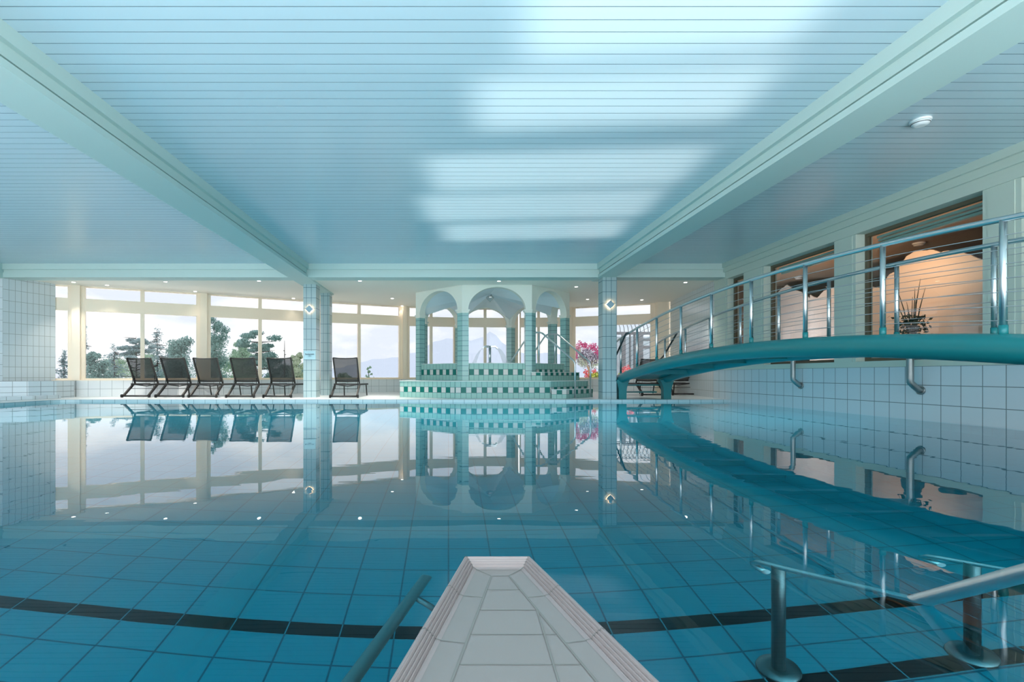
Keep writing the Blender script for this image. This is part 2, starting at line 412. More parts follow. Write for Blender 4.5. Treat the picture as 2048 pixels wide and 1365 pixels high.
# ------------------------------------------------------------------ walls
mb = MB()
A, B = (-10.03, YX+.02), (wx(111, 12.42), 12.42)
mb.wall((-11.6, 3.0), (-11.6, YX+.02), ZD, ZC, 0, ZS-2.5); mb.wall((-11.6, YX+.02), A, ZD, ZS+.1, .02, ZS-2.5); mb.wall(A, B, ZD, ZS+.1, 0, ZS-2.55); mb.wall(B, (B[0]-.3, B[1]+.1), ZD, ZS+.1)
struct(mb.build('wall_left', 'white_tile'), 'white tiled wall at the left edge with upright tiles', 'wall')
t = thing('tiled_bench', 'low white tiled bench with a curved foot step against the left tiled wall', 'bench', (-9.9, 11.9, ZD))
mb = MB()
mb.prism([(-11.5, 10.7), (-10.2, 10.75), (-9.4, 11.3), (-9.12, 11.75), (-9.12, 12.3), (-9.58, 12.33), (-9.97, 11.33), (-11.5, 11.33)], ZD, .455, v0=.455-.5)
mb.build('bench_block', 'bench_tile', t)
mb = MB()
mb.prism([(-11.5, 10.1), (-10.4, 10.2), (-9.55, 10.6), (-9.15, 11.1), (-8.98, 11.7), (-9.12, 11.75), (-9.4, 11.3), (-10.2, 10.75), (-11.5, 10.7)], ZD, .13)
mb.build('foot_step', 'bench_tile', t)

# right wall
mb = MB()
mb.wall((XR, 11.9), (XR, YR), -.12, .712, 0, .712-1.0)
mb.wall((6.78, 15.45), (6.3, 11.88), ZD, ZS, 0, .712-1.0)
mb.wall((6.3, 11.88), (6.24, 11.88), ZD, ZS, 0, .712-1.0)
# upper part uses upright tiles: split below
struct(mb.build('wall_right', 'sq_tile'), 'white square tiled wall rising from the water under the bridge', 'wall')
bpy.data.objects['wall_right'].data.materials.append(M['white_tile'])
bpy.data.objects['wall_right'].data.polygons[1].material_index = 1
bpy.data.objects['wall_right'].data.polygons[2].material_index = 1
opens = [(3.4, 5.5), (5.9, 7.74), (8.17, 10.0), (10.68, 11.3)]
mb = MB()
mb.box(XR-.012, XR+.26, YR, 11.86, .712, .80)
struct(mb.build('trim_5', 'wallpaint'), 'pale green sill band between the wall tiles and the windows', 'sill')
edges = [YR]
for a, b in opens: edges += [a, b]
edges += [11.86]
for i in range(0, len(edges), 2):
    mb = MB()
    a, b = edges[i], edges[i+1]
    mb.box(XR, XR+.26, a, b, .80, 2.75)
    if b-a > .3:
        mb.box(XR-.008, XR, a+.06 if i else a, b-.06, .80, 2.75)
    lab = ['pale green wall pier nearest the camera', 'pale green wall pier at the right edge of the picture', 'pale green wall pier between the two wide interior windows', 'pale green wall pier between the wide and the narrow interior window', 'pale green wall end next to the upright white tiles'][i//2]
    struct(mb.build('trim_%d' % (6+i//2), 'wallpaint'), lab, 'wall pier')
prof = [(XR-.10, ZC), (XR-.10, ZC-.10), (XR-.06, ZC-.10), (XR-.06, ZC-.20), (XR-.025, ZC-.20), (XR-.025, 2.75), (XR+.26, 2.75), (XR+.26, ZC)]
extrude('trim_11', prof, YR, YX+.02, 'wallpaint', 'stepped pale green cornice along the top of the right wall', 'cornice')
mb = MB(); mb.box(XR+.0, XR+.4, YX+.02, 11.88, 2.75, ZS)
struct(mb.build('trim_12', 'wallpaint'), 'pale green lintel above the narrow interior window', 'lintel')
wl = ['interior window at the right edge, cut off by the picture', 'wide interior window onto the warm lit room with the vase', 'interior window onto the room with white jagged screens', 'narrow interior window beside the upright white tiles']
for i, (a, b) in enumerate(opens):
    fr = MB(); x = XR+.14
    for yy in (a, b-.05): fr.box(x, x+.06, yy, yy+.05, .80, 2.75)
    fr.box(x, x+.06, a+.05, b-.05, .80, .85); fr.box(x, x+.06, a+.05, b-.05, 2.70, 2.75)
    w = struct(fr.build('window_%d' % (i+1), 'bronze'), wl[i], 'window')
    p = MB(); p.face([(x+.03, b-.05, .85), (x+.03, a+.05, .85), (x+.03, a+.05, 2.70), (x+.03, b-.05, 2.70)])
    p.build('window_pane', 'glass_clear', w)
    if b-a > 1:
        bl = MB()
        for k, (zz, hh) in enumerate(((2.66, .035), (2.615, .03), (2.57, .035))): bl.box(x+.10+.02*k, x+.16+.02*k, a+.06, b-.1, zz, zz+hh)
        bl.build('blind_rail', 'blind', w)

# ------------------------------------------------------------------ room behind the right wall
mb = MB(); mb.face([(XR+.26, 2.6, .7), (11, 2.6, .7), (11, 14, .7), (XR+.26, 14, .7)])
struct(mb.build('floor.002', 'int_floor'), 'brown floor of the room behind the interior windows', 'floor')
mb = MB(); mb.box(XR+.26, 11, 2.6, 14, 3.06, 3.1)
struct(mb.build('ceiling', 'int_ceil'), 'tan ceiling of the room behind the interior windows', 'ceiling')
mb = MB(); mb.box(11, 11.1, 2.6, 14, .7, 3.1); mb.box(XR+.26, 11, 2.5, 2.6, .7, 3.1); mb.box(XR+.5, 11, 14, 14.1, .7, 3.1)
struct(mb.build('wall_interior', 'int_wall'), 'brown far wall of the room behind the interior windows', 'wall')
def screen(name, pts, x, label):
    """upright board with a torn wavy top; pts = (px, py) of its top edge"""
    mb = MB(); P = []
    for px, py in pts:
        Y = x*F/(px-PX); P.append((Y, H-(py-PY)*Y/F))
    n = 6; Q = []
    for (y0, z0), (y1, z1) in zip(P[:-1], P[1:]):
        for k in range(n):
            t = k/n; Q.append((y0+(y1-y0)*t, z0+(z1-z0)*t+random.uniform(-.008, .008)))
    Q.append(P[-1])
    for (y0, z0), (y1, z1) in zip(Q[:-1], Q[1:]):
        for xx in (x, x+.03): mb.face([(xx, y0, .7), (xx, y1, .7), (xx, y1, z1), (xx, y0, z0)])
        mb.face([(x, y0, z0), (x, y1, z1), (x+.03, y1, z1), (x+.03, y0, z0)])
    for y0, z0 in (Q[0], Q[-1]): mb.face([(x, y0, .7), (x+.03, y0, .7), (x+.03, y0, z0), (x, y0, z0)])
    return tag(mb.build(name, 'paper'), label, 'screen')
screen('paper_screen', [(1540, 600), (1553, 588), (1562, 578), (1574, 570), (1588, 580), (1602, 584), (1613, 592), (1622, 598)], 8.9, 'tall white screen with a peaked top behind the middle interior window')
screen('paper_screen', [(1620, 590), (1628, 595), (1634, 596), (1648, 582), (1658, 578), (1670, 574), (1700, 570), (1730, 560)], 8.6, 'white screen with a V shaped notch behind the middle interior window')
screen('paper_screen', [(1728, 580), (1740, 574), (1752, 576), (1765, 576), (1775, 580)], 8.4, 'low white screen with a wavy top behind the wide interior window')
screen('paper_screen', [(1768, 570), (1772, 558), (1780, 548), (1792, 542), (1800, 530), (1806, 522), (1814, 512), (1830, 502), (1850, 501), (1868, 500), (1880, 505), (1896, 502), (1915, 504), (1935, 509), (1960, 518), (2000, 520), (2048, 515), (2100, 520)], 8.2, 'large warm lit screen shaped like a rounded boulder behind the wide interior window')
# interior lamps and an added spot for daylight
def light(name, kind, loc, energy, color, **kw):
    l = bpy.data.lights.new(name, kind); l.energy = energy; l.color = color
    for k, v in kw.items(): setattr(l, k, v)
    o = bpy.data.objects.new(name, l); C.objects.link(o); o.location = loc; return o
def spot(loc, to, e, col, ang):
    o = light('interior_room_light', 'SPOT', loc, e, col, spot_size=math.radians(ang), spot_blend=1, shadow_soft_size=0)
    o.rotation_euler = (Vector(to)-Vector(loc)).to_track_quat('-Z', 'Y').to_euler()
spot((6.75, 8.4, 2.68), (8.25, 9.1, 2.1), 85, (1, .55, .27), 100)
spot((6.8, 12.2, 1.2), (8.8, 12.4, 1.5), 110, (.95, .95, 1), 120)  # cool spot added in place of daylight on the white screens
spot((7.2, 10.6, 1.6), (7.8, 10.8, 3.0), 60, (1, .62, .32), 120)
spot((7.0, 7.6, 1.6), (7.6, 7.9, 3.0), 50, (1, .62, .32), 120)

def detector(px, py, zc, label, r=.055):
    Y = (zc-H)*F/(PY-py); x = wx(px, Y)
    t = thing('smoke_detector', label, 'smoke detector', (x, Y, zc))
    mb = MB(); mb.lathe([(r*1.05, -.022), (r*1.1, -.012), (r*1.1, 0)], (x, Y, zc)); mb.build('mounting_base', 'plastic', t)
    mb = MB(); mb.lathe([(r*.5, -.06), (r*.82, -.052), (r*.95, -.034), (r*.95, -.022)], (x, Y, zc)); s = mb.build('sensor_head', 'plastic', t)
    mb = MB(); mb.lathe([(r*.90, -.040), (r*.935, -.040), (r*.955, -.034), (r*.9, -.034)], (x, Y, zc))
    mb.build('vent_grille', 'dark', t)
detector(1841, 240, ZC, 'white smoke detector on the blue board ceiling', .078)
detector(1838, 486, 3.06, 'white smoke detector on the tan ceiling behind the wide interior window', .09)
detector(1598, 554, 3.06, 'white smoke detector on the tan ceiling behind the middle interior window', .09)

# vase with plant and a bowl on the interior sill
def vase(px, Yo, label, tall):
    x = 6.68; Y = x*F/(px-PX)
    t = thing('potted_plant', label, 'plant', (x, Y, .8))
    mb = MB(); mb.box(x-.12, x+.12, Y-.12, Y+.12, .7, .8); mb.build('stand', 'pot', t)
    mb = MB(); mb.lathe([(.06, 0), (.11, .05), (.13, .14), (.12, .22), (.085, .30), (.10, .33)], (x, Y, .8)); mb.build('vase', 'pot', t)
    mb = MB()
    for k in range(260):
        p = Vector((x+random.gauss(0, .08), Y+random.gauss(0, .09), 1.16+random.random()*.30)); mb.leaf(p, .035, asp=.5)
    mb.build('foliage', 'leafP', t)
    mb = MB()
    for k in range(tall):
        a = random.uniform(-1, 1); L = random.uniform(.45, .95)
        p0 = Vector((x, Y+.05*a, 1.1)); p1 = p0+Vector((random.uniform(-.04, .04), .16*a, L*.6)); p2 = p1+Vector((0, .16*a, L*.42))
        mb.tube([p0, p1, p2], [.008, .007, .002], 6)
    mb.build('grass_blades', 'leafP', t)
vase(1825, 0, 'dark vase with spiky green foliage behind the wide interior window', 9)
x, Y = 6.62, 6.62*F/(1905-PX)
mb = MB(); mb.lathe([(.05, 0), (.10, .05), (.13, .12), (.135, .15), (.12, .15)], (x, Y, .80)); tag(mb.build('bowl', 'pot'), 'round dark bowl on the sill of the wide interior window', 'bowl')
x, Y = 6.62, 6.62*F/(1605-PX)
mb = MB(); mb.lathe([(.05, 0), (.10, .05), (.13, .12), (.135, .15), (.12, .15)], (x, Y, .80)); tag(mb.build('bowl', 'pot'), 'round dark bowl on the sill of the middle interior window', 'bowl')

# neck shower spouts on the right wall
def spout(px, py, label):
    Y = XR*F/(px-PX); z = H-(py-PY)*Y/F; r = .04; xv = XR-.15
    t = thing('water_spout', label, 'water spout', (XR, Y, z))
    mb = MB(); mb.tube([(XR+.005, Y, z-.01), (XR-.04, Y, z), (XR-.10, Y, z+.05), (xv, Y, z+.10), (xv, Y, z+.16), (xv, Y, 1.0), (xv-.02, Y, 1.05), (xv-.06, Y, 1.08)], r, 16); mb.build('pipe', 'pipe', t)
    mb = MB(); mb.tube([(XR+.004, Y, z-.012), (XR-.02, Y, z-.006)], .058, 20); mb.build('wall_flange', 'pipe', t)
    mb = MB()
    a = [(xv-.05, Y-.035, 1.05), (xv-.05, Y+.035, 1.05), (xv-.05, Y+.035, 1.11), (xv-.05, Y-.035, 1.11)]
    b = [(xv-.30, Y-.15, 1.06), (xv-.30, Y+.15, 1.06), (xv-.30, Y+.15, 1.085), (xv-.30, Y-.15, 1.085)]
    for k in range(4): mb.face([a[k], a[(k+1) % 4], b[(k+1) % 4], b[k]])
    mb.face(a); mb.face(list(reversed(b)))
    mb.build('fan_nozzle', 'steel', t)
spout(1603, 771, 'steel wall spout with an angled pipe under the bridge, farther from the camera')
spout(1843, 780, 'steel wall spout with an angled pipe under the bridge, nearer the camera')

# ------------------------------------------------------------------ curved window front
wlab = ['narrow slice of window beside the left tiled wall', 'window bay behind the leftmost sun loungers', 'window bay with trees left of the tiled pillars', 'window bay right of the tiled pillars', 'window bay behind the left arch of the pavilion',
        'window bay behind the middle arch of the pavilion', 'window bay behind the right arch of the pavilion', 'window bay behind the tiled pillar and the flowers']
def seg(a, b, mbx, off0, off1, z0, z1):
    """box along a-b: off0..off1 = depth inwards (towards the room)"""
    d = Vector((b[0]-a[0], b[1]-a[1])); d.normalize(); n = Vector((d.y, -d.x))
    P = lambda p, o: (p[0]+n.x*o, p[1]+n.y*o)
    poly = [P(a, off1), P(b, off1), P(b, off0), P(a, off0)]
    mbx.prism(poly, z0, z1, v0=ZD-.06)
for i, (a, b) in enumerate(zip(posts[:-1], posts[1:])):
    fr = MB()
    a2, b2 = Vector(a), Vector(b); d = (b2-a2).normalized(); L = (b2-a2).length
    pa, pb = a2+d*.13, b2-d*.13
    seg(pa, pb, fr, -.05, .06, 2.2, 2.51); seg(pa, pb, fr, -.05, .03, 2.80, ZS); seg(pa, pb, fr, -.05, .04, .47, .51)
    for q0, q1 in ((pa, pa+d*.05), (pb-d*.05, pb)): seg(q0, q1, fr, -.05, .05, .51, 2.80)
    cuts = [pa, pb]
    if mull[i]:
        k = (mull[i]-PX)/F; t = (k*a2.y-a2.x)/(d.x-k*d.y); m = a2+d*t
        seg(m-d*.045, m+d*.045, fr, -.05, .05, .51, 2.80)
    w = struct(fr.build('window_%d' % (5+i), 'cream'), wlab[i], 'window')
    p = MB(); n = Vector((d.y, -d.x))*-.0
    for z0, z1 in ((.51, 2.2), (2.51, 2.80)):
        p.face([(pa.x, pa.y, z0), (pb.x, pb.y, z0), (pb.x, pb.y, z1), (pa.x, pa.y, z1)])
    p.build('window_pane', 'glass_tint', w)
    pr = MB(); seg(a2, b2, pr, -.12, .12, ZD-.02, .455)
    q = struct(pr.build('wall_parapet', 'parapet_tile'), 'white tiled parapet below the ' + wlab[i], 'parapet')
    s = MB(); seg(a2-d*.05, b2+d*.05, s, -.12, .16, .455, .472); s.build('sill', 'cream', q)
pl = ['cream window post beside the left tiled wall, behind the bench', 'cream window post left of the sun loungers', 'cream window post behind the third sun lounger', 'cream window post hidden behind the tiled pillars', 'cream window post left of the arched pavilion',
      'cream window post seen through the middle arch, left', 'cream window post seen through the middle arch, right', 'cream window post seen beside the right arch', 'cream window post beside the upright white tiles']
for i, p in enumerate(posts):
    a = Vector(posts[max(i-1, 0)]); b = Vector(posts[min(i+1, len(posts)-1)]); d = (b-a).normalized(); c = Vector(p)
    mb = MB(); wdt = .13 if 4 <= i <= 7 else .16
    if 5 <= i <= 6: wdt = .09
    seg(c-d*wdt, c+d*wdt, mb, -.08, .06, .47, ZS); seg(c-d*wdt*.55, c+d*wdt*.55, mb, .06, .14, .47, ZS)
    struct(mb.build('trim_%d' % (20+i), 'cream'), pl[i], 'window post')
mb = MB()
mb.box(6.4, 6.9, 15.46, 15.9, ZD, ZS)
struct(mb.build('trim_30', 'cream'), 'cream door post at the end of the curved windows', 'post')

# ------------------------------------------------------------------ downlights
dl = [(147, 564.5), (214, 570.5), (331, 563.6), (390.5, 583), (518, 562), (587, 597), (719.8, 561.8), (784.6, 597), (804, 612), (998, 562.3), (1152.7, 573.7), (1175, 598.8), (1283.7, 600), (1371, 565)]
dlab = ['downlight nearest the left tiled wall', 'downlight above the post left of the loungers', 'downlight by the cross beam above the second lounger', 'downlight above the post behind the third lounger', 'downlight by the cross beam left of the signed pillar',
        'downlight near the windows just left of the signed pillar', 'downlight by the cross beam right of the left pillars', 'downlight close to the left side of the pavilion', 'downlight near the window post left of the pavilion', 'downlight in front of the middle pavilion arch',
        'downlight in front of the right pavilion arch', 'downlight close to the right side of the pavilion', 'downlight near the windows right of the single pillar', 'downlight above the bridge railing']
first = None
for (px, py), lab in zip(dl, dlab):
    Y = (ZS-H)*F/(PY-py); x = wx(px, Y)
    if first is None:
        first = thing('downlight', lab, 'downlight', (x, Y, ZS), 'downlights in the white ceiling')
        mb = MB(); mb.lathe([(.052, -.006), (.06, -.004), (.062, 0)], (x, Y, ZS), 20); mb.build('trim_ring', 'plastic', first)
        mb = MB(); mb.lathe([(.040, -.0085), (.041, -.006)], (x, Y, ZS), 16); mb.build('lamp_lens', 'bulb', first)
        o = first
    else: o = copy_tree(first)
    o.location = (x, Y, ZS); o['label'] = 'round ' + lab
    light('downlight_light', 'SPOT', (x, Y, ZS-.012), (70 if px < 160 else 60 if px > 990 else 380) if Y < 12.4 else 4 if px == 804 else 8 if px in (587, 390.5) else 24, (1, .93, .84), spot_size=math.radians(84), spot_blend=.8, shadow_soft_size=.0)

# ------------------------------------------------------------------ diamond wall lamps and the sign
def diamond(px, py, Yf, label):
    c = at(px, py, Yf)
    t = thing('wall_lamp', label, 'wall lamp', (c.x, Yf, c.z), 'diamond lamps on the tiled pillars')
    def dia(r, y0, y1):
        mb = MB(); q = [(0, -r), (r, 0), (0, r), (-r, 0)]
        f = lambda y: [(c.x+a, y, c.z+b) for a, b in q]
        A, B = f(y0), f(y1)
        mb.face(A)
        for k in range(4): mb.face([A[(k+1) % 4], A[k], B[k], B[(k+1) % 4]])
        mb.face(list(reversed(B))); return mb
    dia(.098, Yf-.05, Yf-.038).build('face_plate', 'lamp_plate', t)
    dia(.103, Yf-.037, Yf-.022).build('light_ring', 'glow', t)
    dia(.05, Yf-.022, Yf+.002).build('mounting_block', 'plastic', t)
diamond(619.5, 619, 12.2, 'glowing diamond lamp on the pillar with the depth sign')
diamond(1219.5, 610, 11.3, 'glowing diamond lamp on the pillar beside the teal bridge')
c0, c1 = at(607.3, 702.3, 12.2), at(631.6, 719.3, 12.2)
t = thing('depth_sign', 'small pale blue sign reading Beckentiefe 1,30 m on the tiled pillar', 'sign', (c0.x, 12.2, c1.z))
mb = MB(); mb.box(c0.x+.012, c1.x-.012, 12.194, 12.201, c1.z, c0.z); mb.build('sign_plate', 'sign', t)
def text(name, s, x, y, z, size, parent):
    cu = bpy.data.curves.new(name, 'FONT'); cu.body = s; cu.size = size; cu.align_x = 'CENTER'; cu.extrude = .001; cu.offset = .0006
    tmp = bpy.data.objects.new(name, cu); C.objects.link(tmp)
    bpy.context.view_layer.update()
    me = bpy.data.meshes.new_from_object(tmp.evaluated_get(bpy.context.evaluated_depsgraph_get()))
    bpy.data.objects.remove(tmp); me.materials.clear(); me.materials.append(M['ink'])
    o = bpy.data.objects.new(name, me); C.objects.link(o)
    o.parent = parent; o.location = Vector((x, y, z))-WL[parent.name]; o.rotation_euler = (math.pi/2, 0, 0)
    return o
xm = (c0.x+c1.x)/2
text('lettering', 'Beckentiefe', xm, 12.192, at(0, 710.0, 12.2).z, .046, t)
text('lettering', '1,30 m', xm, 12.192, at(0, 713.2, 12.2).z, .028, t)

# ------------------------------------------------------------------ sun loungers
def make_lounger():
    t = thing('sun_lounger', 'x', 'sun lounger', (0, 0, 0), 'dark mesh sun loungers on the pool deck')
    w = .30
    for s in (-1, 1):
        mb = MB(); mb.beam((s*w, .02, .045), (s*w, .40, .31), .035, .05); mb.build('leg', 'frame', t)
        mb = MB(); mb.tube([(s*(w-.01), 1.42, .305), (s*w, 1.50, .0)], .016, 8); mb.build('leg', 'frame', t)
        mb = MB(); mb.tube([(s*(w+.012), .0, .04), (s*(w+.045), .0, .04)], .04, 14); mb.build('wheel', 'black', t)
        mb = MB(); mb.tube([(s*(w-.03), .27, .21), (s*(w-.03), .31, .34), (s*(w-.035), .33, .47), (s*(w-.05), .34, .48), (s*(w-.05), .38, .45)], .008, 6); mb.build('support_bracket', 'frame', t)
    mb = MB(); mb.tube([(-w-.012, 0, .04), (w+.012, 0, .04)], .02, 10); mb.build('axle', 'frame', t)
    mb = MB()
    for s in (-1, 1): mb.beam((s*w, .32, .315), (s*w, 1.62, .30), .03, .045)
    mb.beam((-w, .33, .315), (w, .33, .315), .03, .03); mb.beam((-w, 1.61, .30), (w, 1.61, .30), .03, .03)
    mb.tube([(-w, .27, .21), (w, .27, .21)], .007, 6)
    mb.tube([(-w+.01, .36, .31), (0, .45, .27), (w-.01, .36, .31)], .012, 8)
    mb.build('seat_frame', 'frame', t)
    mb = MB()
    for i in range(6):
        a = -w+2*w*i/6; b = -w+2*w*(i+1)/6; sag = lambda x: -.03*(1-(x/w)**2)
        mb.face([(a, .50, .32+sag(a)), (b, .50, .32+sag(b)), (b, 1.58, .307+sag(b)), (a, 1.58, .307+sag(a))], None, True)
    mb.build('seat_sling', 'sling', t)
    hb, tb = Vector((0, .45, .33)), Vector((0, .12, .955))
    mb = MB()
    for s in (-1, 1): mb.beam(hb+Vector((s*(w-.015), 0, 0)), tb+Vector((s*(w-.015), 0, 0)), .028, .04, (0, 1, 0))
    mb.tube([tb+Vector((-w+.015, 0, 0)), tb+Vector((-w*.5, .01, -.012)), tb+Vector((0, .014, -.016)), tb+Vector((w*.5, .01, -.012)), tb+Vector((w-.015, 0, 0))], .013, 8)
    lo = hb.lerp(tb, .10)
    mb.tube([lo+Vector((-w+.015, 0, 0)), lo+Vector((0, .01, -.01)), lo+Vector((w-.015, 0, 0))], .014, 8)
    mb.build('backrest_frame', 'frame', t)
    mb = MB(); n = 8
    for i in range(n):
        a = -(w-.028)+2*(w-.028)*i/n; b = -(w-.028)+2*(w-.028)*(i+1)/n
        s = lambda x: Vector((0, .03*(1-(x/w)**2), -.012*(1-(x/w)**2)))
        lo2 = hb.lerp(tb, .11)
        mb.face([lo2+Vector((a, 0, 0))+s(a), lo2+Vector((b, 0, 0))+s(b), tb+Vector((b, 0, 0))+s(b), tb+Vector((a, 0, 0))+s(a)], None, True)
    mb.build('backrest_sling', 'sling', t)
    return t
spots = [(271, 12.15, 0, 'dark mesh sun lounger at the left end of the row by the windows'), (339, 12.1, 0, 'dark mesh sun lounger second from the left in the row by the windows'),
         (405, 12.05, 0, 'dark mesh sun lounger in the middle of the row, in front of a cream post'), (480, 12.0, 0, 'dark mesh sun lounger fourth from the left in the row by the windows'),
         (554.5, 12.0, 0, 'dark mesh sun lounger of the row next to the signed pillar'), (688, 11.95, 0, 'dark mesh sun lounger standing alone right of the tiled pillars'),
         (1309, 13.0, 4, 'dark mesh sun lounger seen under the left end of the bridge'), (1370.5, 13.4, -2, 'dark mesh sun lounger under the bridge beside the upright white tiles')]
proto = make_lounger()
for i, (px, Y, a, lab) in enumerate(spots):
    o = proto if i == 0 else copy_tree(proto)
    o.location = (wx(px, Y), Y, ZD); o.rotation_euler = (0, 0, math.radians(a)); o['label'] = lab

# ------------------------------------------------------------------ whirlpool pavilion
pav = thing('whirlpool_pavilion', 'octagonal tiled whirlpool with round arches and green checker bands', 'whirlpool', (OC.x, OC.y, ZD))
TU = 1/.121
plinth = [(.163, 11.62), (2.36, 11.65), (3.5, 12.65), (3.62, 14.6), (2.6, 16.6), (.2, 16.6), (-1.2, 14.9), (-1.2, 12.45)]
mb = MB(); mb.prism(plinth, ZD, .44, su=TU, sv=3/.39, top=False, bottom=False, restart=True); pb = mb.build('plinth', 'band', pav)
mb = MB(); mb.prism([(p[0]+(p[0]-OC.x)*.006, p[1]+(p[1]-OC.y)*.006) for p in plinth], .44, .452); mb.build('plinth_top', 'pav_top', pb)
nx = Vector((.707, -.707)); f0, f1 = Vector(OV[1]), Vector(OV[2])
def step(poly, z0, z1, sv, name):
    mb = MB(); mb.prism(poly, z0, z1-.012, su=TU, sv=sv, top=False, bottom=False, restart=True); o = mb.build(name, 'band', pav)
    c = sum((Vector(p) for p in poly), Vector((0, 0)))/len(poly)
    mb = MB(); mb.prism([tuple(c+(Vector(p)-c)*1.012) for p in poly], z1-.012, z1); mb.build('tread', 'pav_top', o)
step([(2.36, 11.58), (2.70, 11.57), (3.53, 12.36), (3.62, 12.72), (3.3, 12.7)], ZD, .262, 2/.2, 'step')
s0, s1 = f0+nx*.30, f1+nx*.30
step([tuple(f0-Vector((.02, .05))), tuple(s0), tuple(s1), tuple(f1+Vector((.0, -.0))), (2.6, 13.2)], .45, .665, 1.55/.2, 'step')
# tub wall: outer faces banded, rim, inner faces
RIM = .892
mb = MB()
for k in range(8):
    a, b = OV[k], OV[(k+1) % 8]; a2, b2 = octo(OR-.06, k), octo(OR-.06, k+1); c, d = octo(OR-.34, k), octo(OR-.34, k+1)
    mb.wall(a2, b2, .45, RIM-.012, .45 if k == 0 else 0, .45, TU, 3/(RIM-.462))
    mb.wall(d, c, .45, RIM-.012, 0, .45, TU, 3/(RIM-.462))
tw = mb.build('tub_wall', 'band', pav)
mb = MB()
for k in range(8):
    a2, b2 = octo(OR-.045, k), octo(OR-.045, k+1); c, d = octo(OR-.36, k), octo(OR-.36, k+1)
    for z in (RIM-.012, RIM): mb.face([(a2[0], a2[1], z), (b2[0], b2[1], z), (d[0], d[1], z), (c[0], c[1], z)])
    mb.wall(a2, b2, RIM-.012, RIM); mb.wall(d, c, RIM-.012, RIM)
mb.build('rim', 'pav_top', tw)
mb = MB(); mb.face([(*octo(OR-.34, k), .86) for k in range(8)]); mb.build('whirlpool_water', 'tub_water', pav)
ZSP = 2.21
for k in range(8):
    V = Vector(OV[k]); e1 = (Vector(OV[(k+1) % 8])-V).normalized(); e2 = (Vector(OV[(k-1) % 8])-V).normalized()
    n1 = Vector((-e1.y, e1.x)); n2 = Vector((e2.y, -e2.x))     # inward
    w, th = .165, .19
    poly = [V, V+e1*w, V+e1*w+n1*th, V+e2*w+n2*th, V+e2*w]
    mb = MB(); mb.prism([tuple(p) for p in poly], .45, ZSP-.02, restart=True); pi = mb.build('pillar', 'pav_tile', pav)
    ctr = sum(poly, Vector((0, 0)))/5
    mb = MB()
    for sc_, z0, z1 in ((1.02, ZSP-.075, ZSP-.05), (1.12, ZSP-.05, ZSP-.025), (1.26, ZSP-.025, ZSP+.005)):
        mb.prism([tuple(ctr+(p-ctr)*sc_) for p in poly], z0, z1)
    mb.build('capital', 'arch', pi)
for k in range(8):
    a, b = Vector(OV[k]), Vector(OV[(k+1) % 8]); d = (b-a).normalized(); n = Vector((-d.y, d.x)); L = (b-a).length; th = .19
    def P(s, z, o): q = a+d*s+n*o; return (q.x, q.y, z)
    w0 = .155; n_ = 28; pts = []
    for i in range(n_+1):
        t = math.pi*i/n_; pts.append((L/2-(L/2-w0)*math.cos(t), ZSP+.565*math.sin(t)))
    low = [(0, ZSP)] + pts + [(L, ZSP)]
    mb = MB()
    for (s0_, z0), (s1_, z1) in zip(low[:-1], low[1:]):
        if s1_-s0_ < 1e-6: continue
        for o_, ins in ((0, 0), (th, th*math.tan(math.pi/8))):
            c_ = lambda s: min(max(s, ins), L-ins)
            mb.face([P(c_(s0_), z0, o_), P(c_(s1_), z1, o_), P(c_(s1_), ZS-.001, o_), P(c_(s0_), ZS-.001, o_)])
        mb.face([P(s0_, z0, 0), P(s0_, z0, th), P(s1_, z1, th), P(s1_, z1, 0)], None, 0 < s0_ < L-w0)
    mb.build('arch', 'arch', pav)
mb = MB(); ap = (OC.x, OC.y, 2.93)
for k in range(8):
    a, b = octo(OR-.19, k), octo(OR-.19, k+1); m = ((a[0]+b[0])/2, (a[1]+b[1])/2)
    E = [(0, 2.40), (.22, 2.68), (.5, 2.815)]; E = E + [(1-u, z) for u, z in reversed(E[:-1])]
    for (u0, z0), (u1, z1) in zip(E[:-1], E[1:]):
        mb.face([ap, (a[0]+(b[0]-a[0])*u0, a[1]+(b[1]-a[1])*u0, z0), (a[0]+(b[0]-a[0])*u1, a[1]+(b[1]-a[1])*u1, z1)])
mb.build('folded_vault', 'vault', pav)

t = thing('pendant_lamp', 'small glass lamp hanging in the middle of the pavilion vault', 'lamp', (OC.x, OC.y, 2.93))
mb = MB(); mb.lathe([(.05, -.06), (.06, -.03), (.05, 0)], (OC.x, OC.y, 2.93), 16); mb.build('ceiling_cap', 'steel', t)
mb = MB(); mb.lathe([(.004, -.24), (.02, -.21), (.07, -.17), (.115, -.12), (.12, -.09), (.09, -.06)], (OC.x, OC.y, 2.93), 10, False); mb.build('glass_shade', 'lamp_glass', t)

